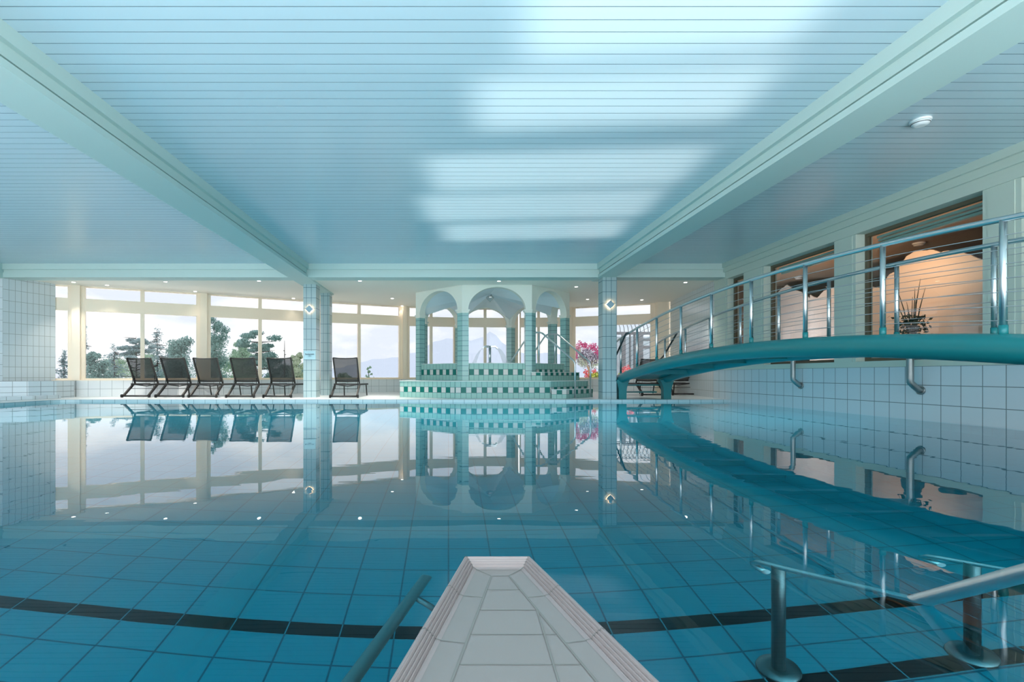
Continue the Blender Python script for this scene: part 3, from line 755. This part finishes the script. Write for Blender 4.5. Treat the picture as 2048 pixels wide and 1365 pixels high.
# fountain in the tub
fx, fy = OC.x-.02, OC.y-.2
t = thing('fountain_spout', 'steel mushroom fountain with two nozzles pouring water in the whirlpool', 'fountain', (fx, fy, .86))
mb = MB(); mb.tube([(fx, fy, .84), (fx, fy, 1.42)], .036, 16); mb.build('column', 'steel', t)
mb = MB(); mb.lathe([(.13, 0), (.15, .03), (.12, .08), (.05, .10)], (fx, fy, .85), 18); mb.build('base_collar', 'steel', t)
for s in (-1, 1):
    mb = MB()
    A = [(fx+s*.02, fy-.05, 1.37), (fx+s*.02, fy+.05, 1.37), (fx+s*.02, fy+.05, 1.43), (fx+s*.02, fy-.05, 1.43)]
    Bq = [(fx+s*.15, fy-.08, 1.38), (fx+s*.15, fy+.08, 1.38), (fx+s*.14, fy+.08, 1.43), (fx+s*.14, fy-.08, 1.43)]
    Cq = [(fx+s*.21, fy-.09, 1.33), (fx+s*.21, fy+.09, 1.33), (fx+s*.225, fy+.09, 1.355), (fx+s*.225, fy-.09, 1.355)]
    for q, r in ((A, Bq), (Bq, Cq)):
        for k in range(4): mb.face([q[k], q[(k+1) % 4], r[(k+1) % 4], r[k]])
    mb.face(Cq); mb.build('nozzle', 'steel', t)
    mb = MB(); pr = None
    for i in range(11):
        u = i/10; x = fx+s*(.215+.26*u); z = 1.345-.49*u**1.6; wv = .09+.03*u
        tk = .02+.05*u; cur = [(x-tk, fy-wv, z-tk*.4), (x-tk, fy+wv, z-tk*.4), (x+tk, fy+wv, z+tk*.4), (x+tk, fy-wv, z+tk*.4)]
        if pr:
            for k in range(4): mb.face([pr[k], pr[(k+1) % 4], cur[(k+1) % 4], cur[k]], None, True)
        pr = cur
    mb.build('water_stream', 'stream', t)

def rnd(pts, r=.09, n=5):
    """polyline with rounded corners"""
    pts = [Vector(p) for p in pts]; out = [pts[0]]
    for a, b, c in zip(pts[:-2], pts[1:-1], pts[2:]):
        r1 = min(r, (b-a).length*.45, (c-b).length*.45)
        p, q = b+(a-b).normalized()*r1, b+(c-b).normalized()*r1
        for k in range(n+1):
            u = k/n; out.append(p*(1-u)**2+b*2*u*(1-u)+q*u*u)
    return out+[pts[-1]]
up = Vector((-.72, .69, 0))
for base, lab in (((2.95, 11.77), 'bent steel handrail up the whirlpool steps, nearer the camera'), ((3.455, 12.29), 'bent steel handrail up the whirlpool steps, beside the flowers')):
    B0 = Vector((base[0], base[1], 0)); P = lambda u, z: B0+up*u+Vector((0, 0, z))
    t = thing('handrail', lab, 'handrail', (base[0], base[1], ZD))
    mb = MB(); mb.tube(rnd([P(0, ZD), P(0, .90), P(.93, 1.645), P(1.27, 1.645), P(2.05, .70)]), .021, 12); mb.build('rail', 'steel', t)
    mb = MB(); mb.tube([P(1.0, RIM), P(1.0, 1.645)], .02, 12); mb.build('post', 'steel', t)
    mb = MB(); mb.lathe([(.045, 0), (.045, .008)], P(1.0, RIM), 16); mb.build('post_flange', 'steel', t)
    mb = MB(); mb.lathe([(.045, 0), (.045, .008)], P(0, ZD), 16); mb.build('foot_flange', 'steel', t)

# ------------------------------------------------------------------ footbridge
br = thing('footbridge', 'arched teal footbridge with steel cable railings crossing the pool on the right', 'bridge', (4.4, 11.4, ZD))
zb = lambda y: .912-(y-6.4)**2/63.2
XA, XB = 3.9, 4.9
ys = [1.0+.2*i for i in range(54)]; ys = [y for y in ys if y <= 11.62]
for x, lab in ((XA, None), (XB, None)):
    mb = MB(); pts = [(x, y, zb(y)) for y in ys]; e = pts[-1]
    pts += [(x, e[1]+.04, e[2]-.008), (x, e[1]+.075, e[2]-.016), (x, e[1]+.095, e[2]-.02)]
    mb.tube(pts, [.105]*len(ys)+[.098, .07, .03], 24); mb.build('tube_girder', 'teal', br)
mb = MB()
for y0, y1 in zip(ys[:-1], ys[1:]):
    for dz, flip in ((.06, 0), (.015, 1)):
        q = [(XA+.05, y0, zb(y0)+dz), (XB-.05, y0, zb(y0)+dz), (XB-.05, y1, zb(y1)+dz), (XA+.05, y1, zb(y1)+dz)]
        mb.face(q if not flip else list(reversed(q)))
e = ys[-1]; mb.face([(XA+.05, e, zb(e)+.015), (XB-.05, e, zb(e)+.015), (XB-.05, e, zb(e)+.06), (XA+.05, e, zb(e)+.06)])
mb.build('walkway', 'teal', br)
pys = [11.43-.985*k for k in range(11)]
for y in pys[1:]:
    mb = MB(); mb.beam((XA+.05, y-.25, zb(y-.25)-.03), (XB-.05, y-.25, zb(y-.25)-.03), .09, .09); mb.build('cross_member', 'teal', br)
for x in (XA, XB):
    for y in pys:
        z0 = zb(y)+.09
        mb = MB(); mb.tube([(x, y, z0), (x, y, zb(y)+.905)], .0215, 12); p = mb.build('railing_post', 'steel', br)
        mb = MB(); mb.tube([(x, y, z0-.01), (x, y, z0+.075)], .026, 12); mb.build('post_sleeve', 'teal', p)
    top = [Vector((x, y, zb(y)+.912)) for y in ys]
    top += [Vector((x, 11.95, zb(11.95)+.90)), Vector((x, 12.15, zb(12.15)+.86))] if x == XA else [Vector((x, 11.8, zb(11.8)+.90))]
    mb = MB(); mb.tube(top, .0225, 12); mb.build('top_rail', 'steel', br)
    for k in range(7):
        mb = MB(); mb.tube([(x, y, zb(y)+.912-.115-.1*k) for y in ys if y <= 11.45], .0032, 5, False); mb.build('cable', 'wire', br)
# stair at the far end with its own grab rails
for z, y0 in ((.375, 11.62), (.205, 11.88)):
    mb = MB(); mb.box(XA-.0, XB+.0, y0, y0+.27, z-.028, z); mb.build('tread', 'teal', br)
for x in (XA, XB):
    mb = MB()
    for i in range(8):
        u0, u1 = i/8, (i+1)/8
        f = lambda u: .085+.075*max(0, (u-.35)/.65)**2
        zt = zb(11.4)-.03; z0, z1 = ZD+(zt-ZD)*u0, ZD+(zt-ZD)*u1
        a, b = f(u0), f(u1)
        for yy in (11.30, 11.44): mb.face([(x-a, yy, z0), (x+a, yy, z0), (x+b, yy, z1), (x-b, yy, z1)])
        for s in (-1, 1): mb.face([(x+s*a, 11.30, z0), (x+s*a, 11.44, z0), (x+s*b, 11.44, z1), (x+s*b, 11.30, z1)])
    mb.build('foot', 'teal', br)
    xo = x-.05 if x == XA else x+.05
    mb = MB(); mb.tube(rnd([(x, 10.85, zb(10.85)+.90), (xo, 10.95, 1.50), (xo, 11.62, 1.03), (xo, 11.95, .90), (xo, 12.1, .90)], .08), .019, 10); mb.build('stair_rail', 'steel_dark', br)

# ------------------------------------------------------------------ dividing ledge in the foreground
lt = .045; tz = .02
def ledge_edges(Y): return (.0445-.249*(1.55-Y), .2547+.2117*(1.55-Y))
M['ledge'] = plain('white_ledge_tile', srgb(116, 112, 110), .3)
lg = thing('pool_divider', 'white tiled dividing ledge with ribbed lips tapering into the pool', 'ledge', (.15, .4, tz))
Y0, Y1 = -1.2, 1.55
mb = MB()
(l0, r0), (l1, r1) = ledge_edges(Y0), ledge_edges(Y1)
base = [(l0, Y0), (r0, Y0), (r1, Y1), (l1, Y1)]
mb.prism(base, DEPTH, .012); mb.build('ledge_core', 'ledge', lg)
# tiled top surface with grout grooves built as a material laid out in ledge metres
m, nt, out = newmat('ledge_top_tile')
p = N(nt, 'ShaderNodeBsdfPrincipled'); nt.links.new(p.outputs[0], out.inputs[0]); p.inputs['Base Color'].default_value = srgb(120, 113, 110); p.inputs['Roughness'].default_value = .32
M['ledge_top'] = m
mb = MB(); ins = .03
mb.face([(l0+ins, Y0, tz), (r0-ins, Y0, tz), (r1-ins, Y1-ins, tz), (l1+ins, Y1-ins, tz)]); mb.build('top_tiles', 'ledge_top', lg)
def lip_profile():
    # (inward offset, z): ribbed rounded lip, outside to inside
    P = [(0, -.04), (0, .025), (.004, .036), (.010, .043), (.016, .046)]
    for k in range(5):
        c = .020+k*.0085; z = .0455-.0042*k-.0002*k*k*2
        P += [(c, z), (c+.003, z+.0015), (c+.006, z)]
    P += [(.064, .022), (.072, .0205)]
    return P
lip = [(o*.68, z) for o, z in lip_profile()]
corner = [Vector((l0, Y0)), Vector((l1, Y1)), Vector((r1, Y1)), Vector((r0, Y0))]
def off(i, o):
    """corner i of the open outline moved inwards by o (mitred)"""
    d1 = (corner[i]-corner[i-1]).normalized() if i > 0 else None; d2 = (corner[i+1]-corner[i]).normalized() if i < 3 else None
    n1 = Vector((d1.y, -d1.x)) if d1 else None; n2 = Vector((d2.y, -d2.x)) if d2 else None
    if n1 is None: return corner[i]+Vector((o/n2.x, 0))
    if n2 is None: return corner[i]+Vector((o/n1.x, 0))
    b = (n1+n2).normalized(); return corner[i]+b*(o/b.dot(n1))
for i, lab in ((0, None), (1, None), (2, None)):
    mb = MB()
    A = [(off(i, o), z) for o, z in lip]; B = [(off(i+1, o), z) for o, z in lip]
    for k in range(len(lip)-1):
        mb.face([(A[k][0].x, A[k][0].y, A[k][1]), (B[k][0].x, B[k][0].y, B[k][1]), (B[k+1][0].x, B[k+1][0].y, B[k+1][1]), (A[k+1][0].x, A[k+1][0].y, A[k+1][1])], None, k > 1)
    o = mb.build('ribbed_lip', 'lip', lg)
# grout joints as thin inlays
M['grout'] = plain('grey_grout', srgb(104, 102, 98), .9)
mb = MB(); gw = .0035
def line(p, q, w=gw, z=tz+.0008):
    p, q = Vector(p), Vector(q); d = (q-p).normalized(); n = Vector((-d.y, d.x))*w/2
    mb.face([(p.x-n.x, p.y-n.y, z), (q.x-n.x, q.y-n.y, z), (q.x+n.x, q.y+n.y, z), (p.x+n.x, p.y+n.y, z)])
def gp(zx, zy):    # pixel of the 2.56x crop of the ledge -> point on its top
    px, py = 600+zx/2.56, 1080+zy/2.56; Y = (H-tz)*F/(py-PY); return Vector((wx(px, Y), Y))
La, Lb = gp(980, 188), gp(775, 730); Ra, Rb = gp(1070, 186), gp(1520, 730)
ext = lambda a, b, y: a+(b-a)*((y-a.y)/(b.y-a.y))
Le, Re = ext(La, Lb, Y0), ext(Ra, Rb, Y0)
line(La, Le, .0055, tz+.0012); line(Ra, Re, .0055, tz+.0012); line(La, Ra)
c1, c2 = off(1, .045), off(2, .045); line(c1, La); line(c2, Ra)
dN = .1135; y = 1.395-.015; k = 0
yy = gp(960, 258).y
while yy > Y0:
    line(ext(La, Lb, yy), ext(Ra, Rb, yy)); yy -= (gp(920, 356).y-gp(872, 480).y)
q0, q1 = gp(1212, 358), gp(1325, 730); line(q0, ext(q0, q1, Y0), .0045, tz+.0016)
yl = gp(935, 298).y; dl_ = gp(935, 298).y-gp(838, 532).y
jl = []
while yl > Y0:
    i0 = off(0, .045); i1 = off(1, .045); u = (yl+.012-i0.y)/(i1.y-i0.y); jl.append(yl+.012)
    line(ext(La, Lb, yl), i0+(i1-i0)*u)
    i0 = off(3, .045); i1 = off(2, .045); u = (yl+.012-i0.y)/(i1.y-i0.y)
    line(ext(Ra, Rb, yl), i0+(i1-i0)*u)
    yl -= dl_
mb.build('grout_joints', 'grout', lg)
# joints across the lips
mb = MB()
for yj in jl+[None]:
    for s in (0, 1):
        for k in range(2, len(lip)-1):
            (o0, z0), (o1, z1) = lip[k], lip[k+1]
            if yj is None:
                i = 1 if s == 0 else 2; a, b = off(i, o0), off(i, o1)
            else:
                ia, ib = (0, 1) if s == 0 else (3, 2)
                def pt(o): p0, p1 = off(ia, o), off(ib, o); return p0+(p1-p0)*((yj-p0.y)/(p1.y-p0.y))
                a, b = pt(o0), pt(o1)
            h = Vector((0, .0016)) if yj is not None else Vector((.0012 if s == 0 else -.0012, .0012)).normalized()*.0016
            hx = Vector((h.x, h.y, 0)); e = .0008
            A_, B_ = Vector((a.x, a.y, z0+e)), Vector((b.x, b.y, z1+e))
            mb.face([A_-hx, B_-hx, B_+hx, A_+hx])
mb.build('lip_joints', 'grout', lg)

# grab rail along the left of the ledge
t = thing('handrail', 'steel grab rail just under the water along the left of the dividing ledge', 'handrail', (-.2, 1.0, -.04))
mb = MB()
ra, rb = Vector((-.30, .60, -.034)), Vector((-.0675, 1.53, -.034))
mb.tube([ra-(rb-ra)*.6, ra, rb], .0175, 16); mb.build('rail', 'pipe', t)
mb = MB(); bp = ra.lerp(rb, .86); l_at = ledge_edges(1.30)[0]
mb.tube(rnd([bp, bp+Vector((.05, -.03, -.03)), (l_at+.02, 1.28, -.06)], .04), .011, 10); mb.build('bracket', 'steel_dark', t)

# stair rails going down into the water on the right
for X, Yp, lab in ((1.25, 1.913, 'steel stair rail dipping into the water, with the bright dry end'), (1.94, 1.871, 'steel stair rail in the water at the right edge of the picture')):
    t = thing('handrail', lab, 'handrail', (X, Yp, DEPTH))
    dY, dZ = .70, -.485; y0 = 1.34
    P = lambda y: Vector((X, y, (y-y0)*dZ/dY))
    hook = [P(.5), P(1.0), P(1.34), P(1.7), P(1.98), P(2.035)+Vector((0, .0, -.002)), P(2.05)+Vector((0, .01, -.03)), P(2.04)+Vector((0, .005, -.055)), P(2.0)+Vector((0, -.012, -.07))]
    mb = MB(); mb.tube(hook, .0185, 16); mb.build('rail', 'steel', t)
    mb = MB(); mb.tube([(X, Yp, DEPTH), (X, Yp, P(Yp).z)], .024, 16); mb.build('post', 'steel_dark', t)
    mb = MB(); mb.lathe([(.075, 0), (.072, .012), (.04, .016)], (X, Yp, DEPTH), 24); mb.build('foot_flange', 'steel_dark', t)

# ------------------------------------------------------------------ outside: trees, flowers, greenhouse, valley, mountains
def tree(name, px, ytop, hw, kind, Y, mat, label, n=1500):
    x = wx(px, Y); zt = H-(ytop-PY)*Y/F; w = hw*Y/F; z0 = -3.2; h = zt-z0
    t = thing(name, label, 'tree' if name != 'bush' else 'bush', (x, Y, z0), 'trees outside the curved windows')
    if name != 'bush':
        mb = MB(); mb.tube([(x, Y, z0), (x+.03*w, Y, z0+h*.5), (x, Y, zt-.2)], [.10, .06, .012], 8)
        if kind in ('conifer', 'pine', 'bare'):
            for k in range(26 if kind != 'bare' else 16):
                u = random.uniform(.45, .96); a = random.random()*6.28; L = w*(1-u)*1.8+.2 if kind != 'pine' else w*random.uniform(.5, .9)
                if kind == 'bare': L *= .35
                p = Vector((x, Y, z0+h*u)); q = p+Vector((math.cos(a)*L, math.sin(a)*L, (-.12 if kind == 'conifer' else .1)*L)); mb.tube([p, q], [.035, .008], 5)
        mb.build('trunk', 'trunk', t)
    if kind == 'bare': return
    mb = MB(); s = .115
    if kind == 'conifer':
        rng = zt+.9
        for b in range(int(120+rng*70)):
            u = random.random()**.75; z = zt-rng*u+random.gauss(0, .06); a = random.random()*6.28
            rr = w*(.08+1.45*u**.75)*random.uniform(.5, 1.2)*(.72+.28*math.sin(u*31+px)); dr = random.uniform(.1, .38)
            for k in range(int(4+rr/.075)):
                f = random.random()**.7; p = Vector((x+math.cos(a)*rr*f, Y+math.sin(a)*rr*f, z-dr*rr*f*f+.25*dr*f**4*rr+random.gauss(0, .03)))
                p += Vector((random.gauss(0, .05), random.gauss(0, .05), 0)); mb.leaf(p, random.uniform(.025, .055), Vector((random.gauss(0, .5), random.gauss(0, .5), 1)).normalized())
    else:
        blobs = []
        nb = 34
        if kind == 'pine':
            for k in range(22):
                a = random.random()*6.28; f = random.uniform(.1, 1.05); blobs.append((Vector((x+math.cos(a)*w*f, Y+math.sin(a)*w*f, zt-.1-random.random()**.8*1.6-.2*f)), w*random.uniform(.16, .3), .42))
        else:
            zlow = -1.4 if name != 'bush' else -1.8
            for k in range(nb):
                u = (k/(nb-1))**1.2; z = zt-(zt-zlow)*u; R = w*math.sin(math.pi*min(.62, .12+.6*u))
                a = random.random()*6.28; f = random.uniform(.15, .95)
                rb_ = w*random.uniform(.16, .36)*(.55+.5*min(1, u*3)); blobs.append((Vector((x+math.cos(a)*R*f, Y+math.sin(a)*R*f, z-rb_*.8)), rb_, .85))
        for k in range(n):
            c, r, fl = random.choice(blobs)
            d = Vector((random.gauss(0, 1), random.gauss(0, 1), random.gauss(0, 1))).normalized()
            rr = r*random.uniform(.25, 1.45); p = c+Vector((d.x*rr, d.y*rr, d.z*rr*fl)); mb.leaf(p, random.uniform(.03, .062), (d+Vector((random.gauss(0, .5), random.gauss(0, .5), random.gauss(0, .5)))).normalized())
    mb.build('foliage', mat, t)
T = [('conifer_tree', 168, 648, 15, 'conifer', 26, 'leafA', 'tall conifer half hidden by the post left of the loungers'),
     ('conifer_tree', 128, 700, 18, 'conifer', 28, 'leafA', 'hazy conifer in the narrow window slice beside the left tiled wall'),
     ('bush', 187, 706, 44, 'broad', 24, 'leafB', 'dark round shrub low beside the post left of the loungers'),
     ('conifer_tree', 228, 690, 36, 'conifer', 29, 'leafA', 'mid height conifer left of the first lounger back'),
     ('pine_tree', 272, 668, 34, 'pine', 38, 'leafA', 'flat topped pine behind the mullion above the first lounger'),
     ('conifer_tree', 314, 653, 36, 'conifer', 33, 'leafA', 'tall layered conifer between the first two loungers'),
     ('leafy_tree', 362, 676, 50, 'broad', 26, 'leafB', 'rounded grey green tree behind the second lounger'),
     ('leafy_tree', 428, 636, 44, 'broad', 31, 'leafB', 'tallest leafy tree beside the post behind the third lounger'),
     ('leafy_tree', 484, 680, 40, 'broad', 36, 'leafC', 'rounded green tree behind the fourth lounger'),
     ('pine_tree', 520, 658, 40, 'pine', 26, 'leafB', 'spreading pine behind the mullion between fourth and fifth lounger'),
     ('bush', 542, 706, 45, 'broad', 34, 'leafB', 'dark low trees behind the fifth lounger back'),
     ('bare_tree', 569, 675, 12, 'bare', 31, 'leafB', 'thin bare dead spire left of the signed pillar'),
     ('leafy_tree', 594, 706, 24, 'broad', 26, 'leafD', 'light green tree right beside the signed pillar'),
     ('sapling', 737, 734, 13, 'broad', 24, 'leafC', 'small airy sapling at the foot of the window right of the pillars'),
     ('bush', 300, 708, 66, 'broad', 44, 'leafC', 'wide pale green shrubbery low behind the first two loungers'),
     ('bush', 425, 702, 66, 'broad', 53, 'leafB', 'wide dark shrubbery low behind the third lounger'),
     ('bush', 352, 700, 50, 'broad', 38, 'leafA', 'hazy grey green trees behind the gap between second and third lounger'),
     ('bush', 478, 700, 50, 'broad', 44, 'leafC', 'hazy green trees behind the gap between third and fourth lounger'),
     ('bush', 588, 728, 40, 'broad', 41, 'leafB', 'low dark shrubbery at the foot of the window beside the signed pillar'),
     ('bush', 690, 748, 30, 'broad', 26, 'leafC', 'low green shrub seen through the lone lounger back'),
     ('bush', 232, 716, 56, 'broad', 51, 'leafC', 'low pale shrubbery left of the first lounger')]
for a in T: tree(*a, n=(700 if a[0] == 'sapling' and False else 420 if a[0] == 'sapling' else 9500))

# terrace planters and flowers right of the pavilion
def cluster(mb, c, r, n, s, fl=1):
    for k in range(n):
        d = Vector((random.gauss(0, 1), random.gauss(0, 1), random.gauss(0, 1))).normalized()*r*random.uniform(.4, 1.05)
        mb.leaf(Vector(c)+Vector((d.x, d.y, d.z*fl)), s*random.uniform(.6, 1.2))
Yf = 18.6
t = thing('flower_tree', 'standard tree with pink and lilac blossom outside the window by the single pillar', 'flower tree', tuple(at(1178, 760, Yf)))
b0 = at(1179, 764, Yf)
mb = MB(); mb.tube([b0, at(1178, 740, Yf), at(1173, 728, Yf), at(1168, 715, Yf)], [.05, .045, .03, .015], 8); mb.tube([at(1178, 738, Yf), at(1186, 722, Yf)], [.035, .012], 6); mb.build('stem', plain('pale_stem', srgb(206, 178, 150), .8), t)
mb = MB()
for px, py, r in ((1172, 708, .30), (1186, 706, .30), (1165, 722, .24), (1192, 718, .26), (1180, 722, .26), (1158, 712, .2)): cluster(mb, at(px, py, Yf+.1), r, 200, .035)
mb.build('leaves', 'blossom_lilac', t)
mb = MB()
for px, py, r in ((1152, 695, .17), (1160, 690, .15), (1150, 706, .16), (1149, 714, .12), (1184, 694, .16), (1192, 696, .17), (1197, 704, .16), (1170, 692, .12), (1203, 715, .2)): cluster(mb, at(px, py, Yf-.15), r, 120, .026)
mb.build('blossoms', 'blossom_pink', t)
mb = MB()
for px, py, r in ((1160, 722, .2), (1168, 728, .18), (1157, 700, .12), (1190, 728, .2)): cluster(mb, at(px, py, Yf-.1), r, 130, .025)
mb.build('green_leaves', 'leafD', t)
t = thing('planter', 'grey planter wall with lime green shrubs and coral flowers on the terrace', 'planter', tuple(at(1200, 775, 18.6)))
a, b = at(1140, 759, 18.3), at(1300, 759, 18.3)
mb = MB(); mb.box(a.x, b.x, 18.3, 19.1, -.6, a.z); mb.build('planter_wall', 'stone', t)
mb = MB()
for px in range(1186, 1212, 6): cluster(mb, at(px, 752, 18.5), .16, 60, .04)
for px in range(1244, 1262, 6): cluster(mb, at(px, 750, 18.5), .14, 50, .04)
mb.build('lime_shrubs', 'leaf_lime', t)
mb = MB()
for px, py in ((1174, 752), (1172, 744), (1249, 738), (1255, 736), (1245, 744), (1262, 742), (1188, 742)): cluster(mb, at(px, py, 18.4), .10, 70, .025)
mb.build('coral_flowers', 'blossom_red', t)

# greenhouse / conservatory behind the bridge end
g = thing('conservatory', 'glazed conservatory with a ribbed glass roof outside behind the bridge end', 'conservatory', tuple(at(1270, 770, 22)))
Yg = 22.0; x0, x1 = wx(1225, Yg), wx(1345, Yg); ez = at(0, 667, Yg).z
mb = MB()
for k in range(16):
    x = x0+(x1-x0)*k/15; P = []
    for i in range(7):
        u = i/6*math.pi/2; P.append((x+.0, Yg+1.9*(1-math.cos(u)), ez+.95*math.sin(u)))
    mb.tube(P, .016, 5)
mb.beam((x0, Yg, ez), (x1, Yg, ez), .08, .12); mb.build('roof_ribs', 'grey_frame', g)
mb = MB()
for i in range(6):
    u, v = i/6*math.pi/2, (i+1)/6*math.pi/2
    mb.face([(x0, Yg+1.9*(1-math.cos(u)), ez+.95*math.sin(u)), (x1, Yg+1.9*(1-math.cos(u)), ez+.95*math.sin(u)), (x1, Yg+1.9*(1-math.cos(v)), ez+.95*math.sin(v)), (x0, Yg+1.9*(1-math.cos(v)), ez+.95*math.sin(v))])
mb.build('roof_glass', 'green_glass', g)
mb = MB()
for px, w in ((1247, .16), (1260, .04), (1269, .07), (1281, .2), (1304, .16), (1330, .1)): mb.box(wx(px, Yg)-w/2, wx(px, Yg)+w/2, Yg-.05, Yg+.05, -.4, ez)
for py, h in ((680, .12),): mb.box(wx(1281, Yg), x1, Yg-.04, Yg+.04, at(0, py, Yg).z-h/2, at(0, py, Yg).z+h/2)
mb.box(wx(1284, Yg), wx(1304, Yg), Yg-.04, Yg+.04, at(0, 698, Yg).z, at(0, 692, Yg).z)
mb.build('wall_frame', 'grey_frame', g)
mb = MB(); mb.face([(x0, Yg, -.4), (x1, Yg, -.4), (x1, Yg, ez), (x0, Yg, ez)]); mb.build('wall_glass', 'green_glass', g)
mb = MB(); mb.box(x0, x1, Yg+2.0, Yg+2.1, -.4, ez); mb.build('back_wall', plain('white_render', srgb(226, 232, 236), .7), g)

mb = MB(); mb.face([(-900, 30, -9), (900, 30, -9), (2600, 4000, -9), (-2600, 4000, -9)])
struct(mb.build('ground', 'ground'), 'hazy pale valley floor far outside the windows', 'ground')
mb = MB(); mb.box(-14, 14, 17.6, 25.5, -3.2, -.4)
struct(mb.build('terrace', 'stone'), 'grey terrace outside the curved windows', 'terrace')
mb = MB(); mb.face([(-60, 17.5, -3.25), (45, 17.5, -3.25), (45, 75, -3.25), (-60, 75, -3.25)])
struct(mb.build('ground', 'lawn'), 'garden lawn outside where the trees stand', 'ground')
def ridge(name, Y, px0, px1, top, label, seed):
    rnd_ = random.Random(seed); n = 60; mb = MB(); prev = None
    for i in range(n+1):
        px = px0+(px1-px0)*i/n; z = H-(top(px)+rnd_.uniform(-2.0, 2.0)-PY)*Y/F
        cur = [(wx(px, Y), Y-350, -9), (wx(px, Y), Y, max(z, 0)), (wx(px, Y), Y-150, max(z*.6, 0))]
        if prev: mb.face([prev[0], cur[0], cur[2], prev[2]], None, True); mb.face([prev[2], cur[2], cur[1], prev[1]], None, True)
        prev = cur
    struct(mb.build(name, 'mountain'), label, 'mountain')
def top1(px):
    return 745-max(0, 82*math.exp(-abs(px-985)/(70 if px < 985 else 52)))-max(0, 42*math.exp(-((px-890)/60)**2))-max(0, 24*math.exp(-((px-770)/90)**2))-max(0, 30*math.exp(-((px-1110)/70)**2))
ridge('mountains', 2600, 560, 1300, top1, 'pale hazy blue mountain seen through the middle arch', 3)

# ------------------------------------------------------------------ unseen area lamps added for sun reflected off the water onto the ceiling
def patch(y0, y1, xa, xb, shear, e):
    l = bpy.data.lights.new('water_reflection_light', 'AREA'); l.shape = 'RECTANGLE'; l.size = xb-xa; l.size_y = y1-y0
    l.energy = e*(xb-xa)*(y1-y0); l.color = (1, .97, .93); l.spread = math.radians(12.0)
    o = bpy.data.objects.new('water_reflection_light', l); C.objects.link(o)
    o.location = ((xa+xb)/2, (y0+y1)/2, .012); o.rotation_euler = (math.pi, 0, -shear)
pl = light('underwater_fill_light', 'AREA', (-1.2, 9.0, -.06), 600, (.93, 1, 1)); pl.data.shape = 'RECTANGLE'; pl.data.size = 14.4; pl.data.size_y = 4.0  # unseen lamp added under the surface for daylight on the pool floor
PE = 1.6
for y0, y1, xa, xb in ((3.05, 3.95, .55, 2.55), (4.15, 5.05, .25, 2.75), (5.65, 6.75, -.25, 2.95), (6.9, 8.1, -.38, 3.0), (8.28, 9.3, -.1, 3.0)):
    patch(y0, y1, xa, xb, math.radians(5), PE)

# ------------------------------------------------------------------ world
w = bpy.data.worlds.new('World'); sc.world = w; w.use_nodes = True; nt = w.node_tree; nt.nodes.clear()
out = N(nt, 'ShaderNodeOutputWorld'); bg = N(nt, 'ShaderNodeBackground'); nt.links.new(bg.outputs[0], out.inputs[0])
tc = N(nt, 'ShaderNodeTexCoord'); mp = N(nt, 'ShaderNodeMapping'); mp.inputs['Scale'].default_value = (1, 1, 2.6); nt.links.new(tc.outputs['Generated'], mp.inputs[0])
nz = N(nt, 'ShaderNodeTexNoise'); nz.inputs['Scale'].default_value = 5.5; nz.inputs['Detail'].default_value = 6; nz.inputs['Roughness'].default_value = .55; nt.links.new(mp.outputs[0], nz.inputs['Vector'])
rp = N(nt, 'ShaderNodeValToRGB'); rp.color_ramp.elements[0].position = .40; rp.color_ramp.elements[0].color = (.74, .79, .87, 1)
rp.color_ramp.elements[1].position = .58; rp.color_ramp.elements[1].color = (1, 1, 1.0, 1); nt.links.new(nz.outputs['Fac'], rp.inputs[0])
nt.links.new(rp.outputs[0], bg.inputs[0]); 
sx = N(nt, 'ShaderNodeSeparateXYZ'); nt.links.new(tc.outputs['Generated'], sx.inputs[0])
mr = N(nt, 'ShaderNodeMapRange'); nt.links.new(sx.outputs[2], mr.inputs[0])
for k, v in ((1, -.32), (2, -.12), (3, 9.5), (4, 3.0)): mr.inputs[k].default_value = v  # brighter below the horizon, added to light the ceiling from outside
nt.links.new(mr.outputs[0], bg.inputs[1])

# ------------------------------------------------------------------ camera and view
cam = bpy.data.cameras.new('camera'); co = bpy.data.objects.new('camera', cam); C.objects.link(co); sc.camera = co
co.location = (0, 0, H); co.rotation_euler = (math.pi/2, 0, 0)
cam.sensor_width = 36; cam.lens = 36*F/2048; cam.shift_x = (1024-PX)/2048; cam.shift_y = (PY-682.5)/2048
cam.clip_start = .05; cam.clip_end = 6000
sc.view_settings.view_transform = 'Standard'; sc.view_settings.look = 'None'; sc.view_settings.gamma = 1; sc.view_settings.use_curve_mapping = False
sc.view_settings.exposure = 0.28
cy = sc.cycles
cy.max_bounces = 14; cy.diffuse_bounces = 5; cy.glossy_bounces = 5; cy.transmission_bounces = 8; cy.transparent_max_bounces = 16
cy.caustics_reflective = True; cy.caustics_refractive = True; cy.blur_glossy = .3; cy.sample_clamp_indirect = 6
cy.use_denoising = True
